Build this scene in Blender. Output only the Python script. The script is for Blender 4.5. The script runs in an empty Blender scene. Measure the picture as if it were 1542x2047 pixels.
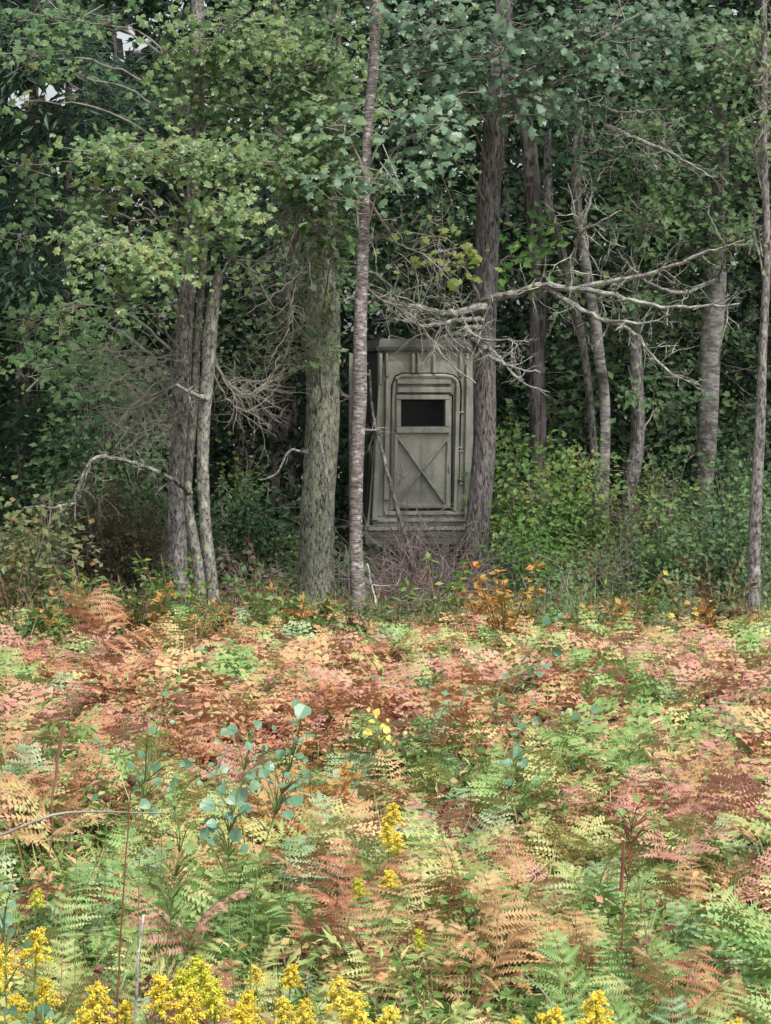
import bpy, math, random
import numpy as np
from mathutils import Vector

# ---------------------------------------------------------------- camera, sky, sun, exposure
S = bpy.context.scene
COL = S.collection
CAM_Z, FPX, CX, CY, HOR = 2.0, 5000.0, 771.0, 1023.5, 815.0
PITCH = math.atan((CY - HOR) / FPX)
cam_data = bpy.data.cameras.new('camera')
cam_data.sensor_fit = 'VERTICAL'
cam_data.sensor_height = 24.0
cam_data.lens = 24.0 * FPX / 2047.0
cam_data.clip_end = 600.0
cam = bpy.data.objects.new('camera', cam_data)
cam.location = (0, 0, CAM_Z)
cam.rotation_euler = (math.pi / 2 - PITCH, 0, 0)
COL.objects.link(cam)
S.camera = cam

SUN_DIR = Vector((0.38, -0.62, 1.15)).normalized()
world = bpy.data.worlds.new('World')
S.world = world
world.use_nodes = True
wn, wl = world.node_tree.nodes, world.node_tree.links
wn.clear()
w_out = wn.new('ShaderNodeOutputWorld')
w_bg = wn.new('ShaderNodeBackground')
w_sky = wn.new('ShaderNodeTexSky')
w_sky.sky_type = 'NISHITA'
w_sky.sun_disc = False
w_sky.sun_elevation = math.asin(SUN_DIR.z)
w_sky.sun_rotation = math.atan2(SUN_DIR.x, SUN_DIR.y)
w_sky.dust_density = 4.0
w_sky.air_density = 1.0
w_hsv = wn.new('ShaderNodeHueSaturation')      # overcast: the cloud cover takes the blue out
w_hsv.inputs['Saturation'].default_value = 0.22
w_bg.inputs['Strength'].default_value = 0.115
wl.new(w_sky.outputs[0], w_hsv.inputs['Color'])
wl.new(w_hsv.outputs[0], w_bg.inputs['Color'])
wl.new(w_bg.outputs[0], w_out.inputs['Surface'])

sun_data = bpy.data.lights.new('sun', 'SUN')
sun_data.energy = 2.3
sun_data.angle = math.radians(6)
sun_data.color = (1.0, 0.95, 0.88)
sun = bpy.data.objects.new('sun', sun_data)
sun.rotation_euler = (-SUN_DIR).to_track_quat('-Z', 'Y').to_euler()
COL.objects.link(sun)

S.view_settings.view_transform = 'Standard'
S.view_settings.look = 'None'
S.view_settings.gamma = 1.0
S.view_settings.use_curve_mapping = False
S.view_settings.exposure = 0.85
S.render.engine = 'CYCLES'
S.cycles.max_bounces = 5
S.cycles.diffuse_bounces = 3
S.cycles.transmission_bounces = 3

rng = np.random.default_rng(11)
random.seed(11)


# ---------------------------------------------------------------- helpers
def P(px, py, Y):
    """World point seen at full-size photograph pixel (px, py) at distance Y."""
    x = (px - CX) / FPX
    v = -(py - CY) / FPX
    dy = math.cos(PITCH) + v * math.sin(PITCH)
    dz = -math.sin(PITCH) + v * math.cos(PITCH)
    k = Y / dy
    return np.array([x * k, Y, CAM_Z + dz * k])


def proj(V):
    """Photograph pixel of world points (n,3)."""
    d = V - np.array([0, 0, CAM_Z])
    c = d[:, 1] * math.cos(PITCH) - d[:, 2] * math.sin(PITCH)
    u = d[:, 1] * math.sin(PITCH) + d[:, 2] * math.cos(PITCH)
    return CX + FPX * d[:, 0] / c, CY - FPX * u / c


def ground_z(x, y):
    x, y = np.asarray(x, float), np.asarray(y, float)
    g = 0.05 * np.sin(x * 0.9 + 0.6) * np.sin(y * 0.55) + 0.03 * np.sin(x * 2.3 + y * 1.7)
    fade = np.clip((60 - y) / 20, 0, 1)
    return g * fade


def norm(a):
    return a / np.maximum(np.linalg.norm(a, axis=-1, keepdims=True), 1e-9)


class MB:
    """Collects vertices and faces; build() links them as ONE mesh object."""
    def __init__(self):
        self.v, self.q, self.t, self.n = [], [], [], 0

    def add(self, V, F, mi=0):
        V = np.asarray(V, float).reshape(-1, 3)
        F = np.asarray(F, int)
        (self.q if F.shape[1] == 4 else self.t).append((F + self.n, mi))
        self.v.append(V)
        self.n += len(V)

    def mesh(self, name, mats, base=(0, 0, 0), smooth=False):
        V = np.concatenate(self.v) - np.asarray(base, float)
        idx, st, mi, pos = [], [], [], 0
        for F, m in self.q + self.t:
            idx.append(F.ravel())
            st.append(np.arange(len(F)) * F.shape[1] + pos)
            pos += F.size
            mi.append(np.full(len(F), m))
        idx, st, mi = np.concatenate(idx), np.concatenate(st), np.concatenate(mi)
        me = bpy.data.meshes.new(name)
        me.vertices.add(len(V))
        me.vertices.foreach_set('co', V.astype(np.float32).ravel())
        me.loops.add(len(idx))
        me.loops.foreach_set('vertex_index', idx.astype(np.int32))
        me.polygons.add(len(st))
        me.polygons.foreach_set('loop_start', st.astype(np.int32))
        for m in (mats if isinstance(mats, (list, tuple)) else [mats]):
            me.materials.append(m)
        me.polygons.foreach_set('material_index', mi.astype(np.int32))
        me.polygons.foreach_set('use_smooth', np.full(len(st), smooth))
        me.update(calc_edges=True)
        return me

    def build(self, name, mats, parent=None, base=None, smooth=False):
        if base is None:
            base = tuple(parent.location) if parent is not None else (0, 0, 0)
        me = self.mesh(name, mats, base, smooth)
        o = bpy.data.objects.new(name, me)
        COL.objects.link(o)
        if parent is not None:
            o.parent = parent
        else:
            o.location = base
        return o


def tag(o, label=None, cat=None, group=None, kind=None):
    for k, v in (('label', label), ('category', cat), ('group', group), ('kind', kind)):
        if v:
            o[k] = v
    return o


def thing(name, loc, label, cat, group=None):
    o = bpy.data.objects.new(name, None)
    o.empty_display_size = 0.1
    o.location = tuple(float(c) for c in loc)
    COL.objects.link(o)
    return tag(o, label, cat, group)


def frames(N, D):
    z = norm(N)
    y = norm(D - (D * z).sum(-1, keepdims=True) * z)
    x = np.cross(y, z)
    return np.stack([x, y, z], axis=-1)


def stamp(mb, T, pos, R, s, mi=0):
    TV, TF = T
    s = np.asarray(s, float)
    if s.ndim == 1:
        s = s[:, None]
    V = np.einsum('nij,nkj->nki', R, TV[None] * s[:, None, :]) + pos[:, None, :]
    F = (TF[None] + (np.arange(len(pos)) * len(TV))[:, None, None]).reshape(-1, TF.shape[1])
    mb.add(V, F, mi)


def rand_dirs(n):
    return norm(rng.normal(size=(n, 3)))


# leaf shapes: axis +Y, upper face +Z, length 1
LEAF = (np.array([(0, 0, 0), (-.33, .42, .07), (0, 1, -.05), (.33, .42, .07)], float), np.array([(0, 1, 2), (0, 2, 3)]))
NARROW = (np.array([(0, 0, 0), (-.13, .4, .03), (0, 1, -.12), (.13, .4, .03)], float), np.array([(0, 1, 2), (0, 2, 3)]))


def fan_leaf(outline, fold=.06, droop=.12):
    """Leaf polygon folded along the midrib: outline = half-width points (w, y) from base to tip."""
    L = [(-w, y, fold * w * 2 - droop * y * y) for w, y in outline]
    Rr = [(w, y, fold * w * 2 - droop * y * y) for w, y in outline]
    mid = [(0, y, -droop * y * y) for w, y in outline]
    V, F = [(0, 0, 0)] + L + mid + Rr + [(0, 1, -droop)], []
    n = len(outline)
    l, m, r, tip = 1, 1 + n, 1 + 2 * n, 1 + 3 * n
    F += [(0, m, l), (0, r, m)]
    for i in range(n - 1):
        F += [(l + i, m + i, m + i + 1), (l + i, m + i + 1, l + i + 1), (m + i, r + i, r + i + 1), (m + i, r + i + 1, m + i + 1)]
    F += [(l + n - 1, m + n - 1, tip), (m + n - 1, r + n - 1, tip)]
    return np.array(V, float), np.array(F)


ROUND = fan_leaf([(.38, .12), (.5, .42), (.3, .78)])
MAPLE = (np.array([(0, 0, 0), (-.22, .08, .02), (-.55, .18, -.06), (-.40, .38, .02), (-.5, .70, -.08), (-.27, .68, .03), (0, 1, -.12),
                   (.27, .68, .03), (.5, .70, -.08), (.40, .38, .02), (.55, .18, -.06), (.22, .08, .02), (0, .4, .03)], float),
         np.array([(12, i, i + 1) for i in range(0, 11)] + [(12, 11, 0)]))
OAK = (np.array([(0, 0, 0), (-.12, .2, .02), (-.3, .34, -.02), (-.19, .44, .03), (-.36, .64, -.05), (-.2, .72, .02), (0, 1, -.1),
                 (.2, .72, .02), (.36, .64, -.05), (.19, .44, .03), (.3, .34, -.02), (.12, .2, .02)], float),
       np.array([(0, 1, 11), (1, 2, 3), (1, 3, 11), (3, 9, 11), (11, 9, 10), (3, 4, 5), (3, 5, 9), (5, 7, 9), (9, 7, 8), (5, 6, 7)]))


def tube(mb, pts, rad, sides=6, mi=0, rough=0.0, cap=True):
    """Round tube along pts; rough > 0 furrows its skin (bark ridges, burls)."""
    pts = np.asarray(pts, float)
    rad = np.asarray(rad, float)
    n = len(pts)
    tan = norm(np.gradient(pts, axis=0))
    ref = np.where(np.abs(tan[:, 2:3]) > .8, np.array([[1., 0, 0]]), np.array([[0, 0, 1.]]))
    a = norm(np.cross(tan, ref))
    b = np.cross(tan, a)
    th = np.linspace(0, 2 * np.pi, sides, endpoint=False)
    r = np.repeat(rad[:, None], sides, 1)
    if rough > 0:
        s = np.concatenate([[0], np.cumsum(np.linalg.norm(np.diff(pts, axis=0), axis=1))])[:, None]
        for k, amp, w in ((2, .05, 1.1), (3, .05, 2.1), (7, .03, 3.7), (9, .025, 5.3)):
            ph, ph2 = rng.uniform(0, 6.28, 2)
            r = r * (1 + rough * amp * np.sin(k * th[None] + ph + 1.2 * np.sin(w * s + ph2)))
        r = r * (1 + rough * rng.normal(0, .022, r.shape))
    V = pts[:, None] + r[..., None] * (np.cos(th)[None, :, None] * a[:, None] + np.sin(th)[None, :, None] * b[:, None])
    i = np.arange(n - 1)[:, None] * sides
    j = np.arange(sides)[None]
    j2 = (j + 1) % sides
    F = np.stack([i + j, i + j2, i + sides + j2, i + sides + j], -1).reshape(-1, 4)
    mb.add(V.reshape(-1, 3), F, mi)
    if cap:
        for e, ring in ((pts[0], 0), (pts[-1], (n - 1) * sides)):
            Vc = np.concatenate([V.reshape(-1, 3)[ring:ring + sides], [e]])
            mb.add(Vc, np.array([(k, (k + 1) % sides, sides) for k in range(sides)]), mi)


def resample(pts, step, extra=None):
    pts = np.asarray(pts, float)
    s = np.concatenate([[0], np.cumsum(np.linalg.norm(np.diff(pts[:, :3], axis=0), axis=1))])
    n = max(3, int(s[-1] / step) + 1)
    # Catmull-Rom through the points
    t = np.linspace(0, s[-1], n)
    out = np.zeros((n, pts.shape[1]))
    Pp = np.vstack([2 * pts[0] - pts[1], pts, 2 * pts[-1] - pts[-2]])
    for k, tt in enumerate(t):
        i = min(max(int(np.searchsorted(s, tt, side='right')) - 1, 0), len(pts) - 2)
        u = (tt - s[i]) / max(s[i + 1] - s[i], 1e-9)
        p0, p1, p2, p3 = Pp[i:i + 4]
        out[k] = .5 * (2 * p1 + (p2 - p0) * u + (2 * p0 - 5 * p1 + 4 * p2 - p3) * u * u + (3 * p1 - 3 * p2 + p3 - p0) * u ** 3)
    return out


def box(mb, c0, c1, mi=0):
    x0, y0, z0 = c0
    x1, y1, z1 = c1
    V = [(x0, y0, z0), (x1, y0, z0), (x1, y1, z0), (x0, y1, z0), (x0, y0, z1), (x1, y0, z1), (x1, y1, z1), (x0, y1, z1)]
    mb.add(V, [(0, 3, 2, 1), (4, 5, 6, 7), (0, 1, 5, 4), (1, 2, 6, 5), (2, 3, 7, 6), (3, 0, 4, 7)], mi)


# ---------------------------------------------------------------- materials
def mat_base(name):
    m = bpy.data.materials.new(name)
    m.use_nodes = True
    n, l = m.node_tree.nodes, m.node_tree.links
    n.clear()
    out = n.new('ShaderNodeOutputMaterial')
    return m, n, l, out


def ramp(n, stops):
    r = n.new('ShaderNodeValToRGB')
    e = r.color_ramp.elements
    while len(e) < len(stops):
        e.new(0.5)
    for el, (p, c) in zip(e, stops):
        el.position = p
        el.color = (*c, 1)
    return r


def foliage(name, cols, transl=.35, rough=.5, clump=1.2, island=1.0, spec=.35, zonal=None):
    """Leaf material: each leaf takes its own tint; clumps lean to one side of the palette."""
    m, n, l, out = mat_base(name)
    geo = n.new('ShaderNodeNewGeometry')
    oi = n.new('ShaderNodeObjectInfo')
    noise = n.new('ShaderNodeTexNoise')
    noise.inputs['Scale'].default_value = clump
    noise.inputs['Detail'].default_value = 2.0
    l.new(geo.outputs['Position'], noise.inputs['Vector'])
    mr = n.new('ShaderNodeMapRange')
    mr.inputs['From Min'].default_value = .33
    mr.inputs['From Max'].default_value = .67
    l.new(noise.outputs['Fac'], mr.inputs['Value'])
    a = n.new('ShaderNodeMath'); a.operation = 'MULTIPLY_ADD'
    l.new(geo.outputs['Random Per Island'], a.inputs[0])
    a.inputs[1].default_value = .55 * island
    b = n.new('ShaderNodeMath'); b.operation = 'MULTIPLY_ADD'
    l.new(mr.outputs[0], b.inputs[0])
    b.inputs[1].default_value = (1 - .55 * island) * .75
    c = n.new('ShaderNodeMath'); c.operation = 'MULTIPLY'
    l.new(oi.outputs['Random'], c.inputs[0]); c.inputs[1].default_value = (1 - .55 * island) * .25
    l.new(c.outputs[0], b.inputs[2])
    l.new(b.outputs[0], a.inputs[2])
    r = ramp(n, [(i / (len(cols) - 1) * .9 + .05, col) for i, col in enumerate(cols)])
    l.new(a.outputs[0], r.inputs[0])
    pr = n.new('ShaderNodeBsdfPrincipled')
    pr.inputs['Roughness'].default_value = rough
    pr.inputs['Specular IOR Level'].default_value = spec
    l.new(r.outputs[0], pr.inputs['Base Color'])
    tr = n.new('ShaderNodeBsdfTranslucent')
    l.new(r.outputs[0], tr.inputs['Color'])
    mx = n.new('ShaderNodeMixShader')
    mx.inputs[0].default_value = transl
    l.new(pr.outputs[0], mx.inputs[1])
    l.new(tr.outputs[0], mx.inputs[2])
    l.new(mx.outputs[0], out.inputs['Surface'])
    return m


def bark(name, dark, light, patch, stretch=(14, 14, 2.5), patch_scale=(5, 5, 5), patch_lo=.5, patch_hi=.62, bump=.6, rough=.9, grain=1.0, patch2=None, p2_lo=.6):
    m, n, l, out = mat_base(name)
    tc = n.new('ShaderNodeTexCoord')
    mp = n.new('ShaderNodeMapping'); mp.inputs['Scale'].default_value = stretch
    l.new(tc.outputs['Object'], mp.inputs['Vector'])
    nz = n.new('ShaderNodeTexNoise'); nz.inputs['Scale'].default_value = 1.6 * grain
    nz.inputs['Detail'].default_value = 6; nz.inputs['Roughness'].default_value = .65
    nz.inputs['Distortion'].default_value = .6
    l.new(mp.outputs[0], nz.inputs['Vector'])
    r = ramp(n, [(.40, dark), (.58, light)])
    l.new(nz.outputs['Fac'], r.inputs[0])
    mp2 = n.new('ShaderNodeMapping'); mp2.inputs['Scale'].default_value = patch_scale
    l.new(tc.outputs['Object'], mp2.inputs['Vector'])
    n2 = n.new('ShaderNodeTexNoise'); n2.inputs['Scale'].default_value = 1.0
    n2.inputs['Detail'].default_value = 5; n2.inputs['Roughness'].default_value = .7
    l.new(mp2.outputs[0], n2.inputs['Vector'])
    mr = n.new('ShaderNodeMapRange')
    mr.inputs['From Min'].default_value = patch_lo; mr.inputs['From Max'].default_value = patch_hi
    mr.inputs['To Max'].default_value = .85
    l.new(n2.outputs['Fac'], mr.inputs['Value'])
    mix = n.new('ShaderNodeMix'); mix.data_type = 'RGBA'
    l.new(mr.outputs[0], mix.inputs['Factor'])
    l.new(r.outputs[0], mix.inputs['A'])
    mix.inputs['B'].default_value = (*patch, 1)
    last = mix.outputs['Result']
    if patch2:
        n3 = n.new('ShaderNodeTexNoise'); n3.inputs['Scale'].default_value = 2.3
        n3.inputs['Detail'].default_value = 6; n3.inputs['Roughness'].default_value = .75
        l.new(tc.outputs['Object'], n3.inputs['Vector'])
        m3 = n.new('ShaderNodeMapRange')
        m3.inputs['From Min'].default_value = p2_lo; m3.inputs['From Max'].default_value = p2_lo + .08
        m3.inputs['To Max'].default_value = .8
        l.new(n3.outputs['Fac'], m3.inputs['Value'])
        mx3 = n.new('ShaderNodeMix'); mx3.data_type = 'RGBA'
        l.new(m3.outputs[0], mx3.inputs['Factor'])
        l.new(last, mx3.inputs['A'])
        mx3.inputs['B'].default_value = (*patch2, 1)
        last = mx3.outputs['Result']
    pr = n.new('ShaderNodeBsdfPrincipled')
    pr.inputs['Roughness'].default_value = rough
    pr.inputs['Specular IOR Level'].default_value = .2
    l.new(last, pr.inputs['Base Color'])
    bp = n.new('ShaderNodeBump'); bp.inputs['Strength'].default_value = bump
    bp.inputs['Distance'].default_value = .02
    l.new(nz.outputs['Fac'], bp.inputs['Height'])
    l.new(bp.outputs[0], pr.inputs['Normal'])
    l.new(pr.outputs[0], out.inputs['Surface'])
    return m


def plain(name, c0, c1, scale=20, rough=.8, bump=.1, spec=.3, detail=5):
    m, n, l, out = mat_base(name)
    tc = n.new('ShaderNodeTexCoord')
    nz = n.new('ShaderNodeTexNoise'); nz.inputs['Scale'].default_value = scale
    nz.inputs['Detail'].default_value = detail; nz.inputs['Roughness'].default_value = .65
    l.new(tc.outputs['Object'], nz.inputs['Vector'])
    r = ramp(n, [(.3, c0), (.7, c1)])
    l.new(nz.outputs['Fac'], r.inputs[0])
    pr = n.new('ShaderNodeBsdfPrincipled')
    pr.inputs['Roughness'].default_value = rough
    pr.inputs['Specular IOR Level'].default_value = spec
    l.new(r.outputs[0], pr.inputs['Base Color'])
    bp = n.new('ShaderNodeBump'); bp.inputs['Strength'].default_value = bump; bp.inputs['Distance'].default_value = .01
    l.new(nz.outputs['Fac'], bp.inputs['Height'])
    l.new(bp.outputs[0], pr.inputs['Normal'])
    l.new(pr.outputs[0], out.inputs['Surface'])
    return m


def sc(c, k):
    return tuple(min(x * k, .95) for x in c)


M = {}
M['maple'] = foliage('maple_leaf', [(.04, .10, .03), (.095, .18, .06), (.175, .26, .10), (.24, .28, .08)], clump=1.6, spec=.5, rough=.42)
M['maple_yellow'] = foliage('maple_leaf_yellowing', [(.09, .15, .035), (.17, .23, .05), (.27, .27, .06)], clump=1.6)
M['oak'] = foliage('oak_leaf', [(.055, .12, .06), (.10, .19, .105), (.16, .255, .155), (.17, .235, .07)], clump=1.8, spec=.5, rough=.4)
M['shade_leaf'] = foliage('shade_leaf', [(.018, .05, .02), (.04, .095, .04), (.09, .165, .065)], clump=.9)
M['deep_leaf'] = foliage('deep_wood_leaf', [(.005, .016, .008), (.012, .031, .015), (.03, .062, .026)], clump=.5)  # greens lowered nearly to black: the wood's inner shade put into the colour
M['pine'] = foliage('pine_needle', [(.025, .06, .04), (.05, .11, .065), (.08, .14, .085)], clump=1.5, transl=.15)
M['right_leaf'] = foliage('edge_leaf', [(.045, .105, .04), (.09, .18, .07), (.145, .24, .10), (.23, .25, .09)], clump=1.1)
M['brushy'] = foliage('brush_leaf', [(.06, .042, .032), (.085, .07, .04), (.11, .11, .05), (.22, .12, .07)], clump=1.5)
M['ygreen'] = foliage('yellow_green_leaf', [(.06, .14, .035), (.11, .22, .055), (.18, .28, .075), (.36, .32, .08)], clump=1.8)
M['bright_green'] = foliage('bright_green_leaf', [(.06, .15, .03), (.11, .24, .05), (.17, .29, .08)], clump=2)
M['pale_shrub'] = foliage('pale_shrub_leaf', [(.06, .10, .035), (.14, .18, .075), (.22, .22, .10), (.46, .17, .07)], clump=2)
M['maroon'] = foliage('maroon_leaf', [(.08, .035, .055), (.15, .06, .08), (.10, .11, .05), (.24, .12, .12)], clump=2)
M['orange_leaf'] = foliage('orange_leaf', [(.45, .16, .04), (.60, .30, .08), (.35, .30, .09), (.50, .22, .10)], clump=3)
M['yellow_leaf'] = foliage('yellow_leaf', [(.6, .5, .08), (.75, .62, .15), (.5, .5, .1)], clump=3)
M['aspen'] = foliage('blue_green_leaf', [(.075, .18, .085), (.13, .26, .15), (.21, .34, .25)], clump=2, spec=.5, rough=.4, transl=.25)
M['green_leaf'] = foliage('meadow_green_leaf', [(.09, .18, .04), (.17, .29, .08), (.30, .36, .12)], clump=2)
M['blood_leaf'] = foliage('dark_red_leaf', [(.12, .04, .035), (.22, .08, .06), (.30, .16, .09)], clump=2)
FERN = {
    'rust': foliage('rust_frond', [(.16, .07, .04), (.38, .16, .09), (.50, .26, .15), (.40, .34, .15)], clump=7, island=.4, transl=.22),
    'pink': foliage('pink_frond', [(.22, .10, .075), (.43, .20, .155), (.54, .30, .23), (.44, .37, .22)], clump=7, island=.4, transl=.22),
    'tan': foliage('tan_frond', [(.25, .15, .07), (.45, .27, .12), (.54, .37, .19), (.48, .47, .21)], clump=7, island=.4, transl=.22),
    'yellow': foliage('yellow_green_frond', [(.17, .25, .07), (.31, .38, .12), (.46, .47, .19), (.56, .45, .20)], clump=7, island=.4, transl=.22),
    'green': foliage('green_frond', [(.09, .19, .05), (.17, .31, .09), (.29, .42, .15), (.43, .44, .18)], clump=7, island=.4, transl=.22),
    'teal': foliage('grey_green_frond', [(.10, .20, .09), (.18, .30, .15), (.30, .41, .24), (.42, .43, .23)], clump=7, island=.4, transl=.22),
}
M['meadow_mix'] = foliage('low_plants', [(.06, .15, .045), (.13, .27, .075), (.25, .38, .12), (.42, .43, .16), (.58, .33, .13), (.48, .22, .15)], transl=.22, clump=1.5, island=.65)
M['meadow_far'] = foliage('far_meadow_plants', [(.06, .13, .04), (.12, .24, .07), (.22, .33, .11), (.32, .34, .13), (.46, .32, .14), (.48, .24, .16), (.34, .15, .11)], transl=.22, clump=1.3, island=.65)
M['meadow_mix2'] = foliage('low_weeds', [(.10, .24, .09), (.20, .38, .14), (.36, .47, .16), (.58, .42, .18), (.62, .30, .17)], transl=.22, clump=2.2, island=.7)
M['grass'] = foliage('grass_blade', [(.20, .30, .09), (.36, .44, .17), (.55, .52, .30)], clump=2)
M['gold'] = foliage('goldenrod_flower', [(.66, .50, .03), (.84, .68, .07), (.86, .78, .20)], transl=.2, clump=4)
M['gold_pale'] = foliage('goldenrod_bud', [(.45, .50, .04), (.68, .66, .06), (.75, .72, .15)], transl=.2, clump=4)
M['stem_green'] = plain('stem_green', (.10, .16, .05), (.20, .25, .09))
M['stem_brown'] = plain('stem_brown', (.14, .08, .05), (.28, .17, .10))
M['stem_red'] = plain('stem_red', (.13, .04, .03), (.24, .09, .06))
M['seed_head'] = plain('seed_head', (.04, .02, .015), (.12, .07, .04))
M['dead_wood'] = bark('dead_wood', (.12, .11, .10), (.34, .33, .31), (.48, .52, .44), stretch=(30, 30, 30), patch_scale=(7, 7, 7), patch_lo=.5, patch_hi=.6)
M['dead_twig'] = plain('dead_twig', (.15, .13, .12), (.34, .32, .28), 9)
M['brush_twig'] = plain('brush_twig', (.08, .065, .06), (.27, .22, .21), 5)
M['oak_bark'] = bark('oak_bark', (.035, .033, .027), (.31, .31, .26), (.34, .38, .25), stretch=(40, 40, 11), patch_scale=(26, 26, 11), patch_lo=.50, patch_hi=.62, bump=1.0)
M['birch_bark'] = bark('birch_bark', (.075, .062, .058), (.25, .22, .21), (.50, .48, .48), stretch=(9, 9, 38), patch_scale=(11, 11, 22), patch_lo=.53, patch_hi=.63, bump=.5, grain=1.3)
M['brown_bark'] = bark('brown_bark', (.04, .035, .034), (.25, .23, .225), (.42, .40, .39), stretch=(46, 46, 9), patch_scale=(14, 14, 4), patch_lo=.56, patch_hi=.72, bump=1.0)
M['grey_bark'] = bark('grey_bark', (.055, .05, .048), (.29, .27, .265), (.42, .43, .37), stretch=(28, 28, 12), patch_scale=(18, 18, 9), patch_lo=.56, patch_hi=.64, bump=.6)
M['lichen_bark'] = bark('lichen_bark', (.06, .055, .05), (.25, .235, .22), (.38, .42, .31), stretch=(26, 26, 16), patch_scale=(20, 20, 11), patch_lo=.53, patch_hi=.62, bump=.5)
M['pale_bark'] = bark('pale_bark', (.16, .145, .14), (.42, .40, .39), (.085, .07, .06), stretch=(5, 5, 16), patch_scale=(4, 4, 3.5), patch_lo=.50, patch_hi=.60, bump=.3, patch2=(.28, .32, .22), p2_lo=.6)
M['dark_bark'] = bark('dark_bark', (.035, .028, .028), (.17, .15, .15), (.26, .25, .23), bump=.6)

# ---------------------------------------------------------------- ground
def build_ground():
    mb = MB()
    xs = np.concatenate([[-200, -90, -40, -20], np.linspace(-10, 10, 41), [20, 40, 90, 200]])
    ys = np.concatenate([[-60, -20, -5], np.linspace(0, 40, 81), [50, 70, 120, 300]])
    X, Yg = np.meshgrid(xs, ys)
    V = np.stack([X, Yg, ground_z(X, Yg)], -1).reshape(-1, 3)
    i = np.arange(len(ys) - 1)[:, None] * len(xs)
    j = np.arange(len(xs) - 1)[None]
    F = np.stack([i + j, i + j + 1, i + j + 1 + len(xs), i + j + len(xs)], -1).reshape(-1, 4)
    mb.add(V, F)
    m = plain('soil_litter', (.05, .045, .025), (.17, .13, .07), 3.0, .95, .6)
    o = mb.build('ground', m, smooth=True)
    tag(o, kind='structure')


build_ground()

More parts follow.
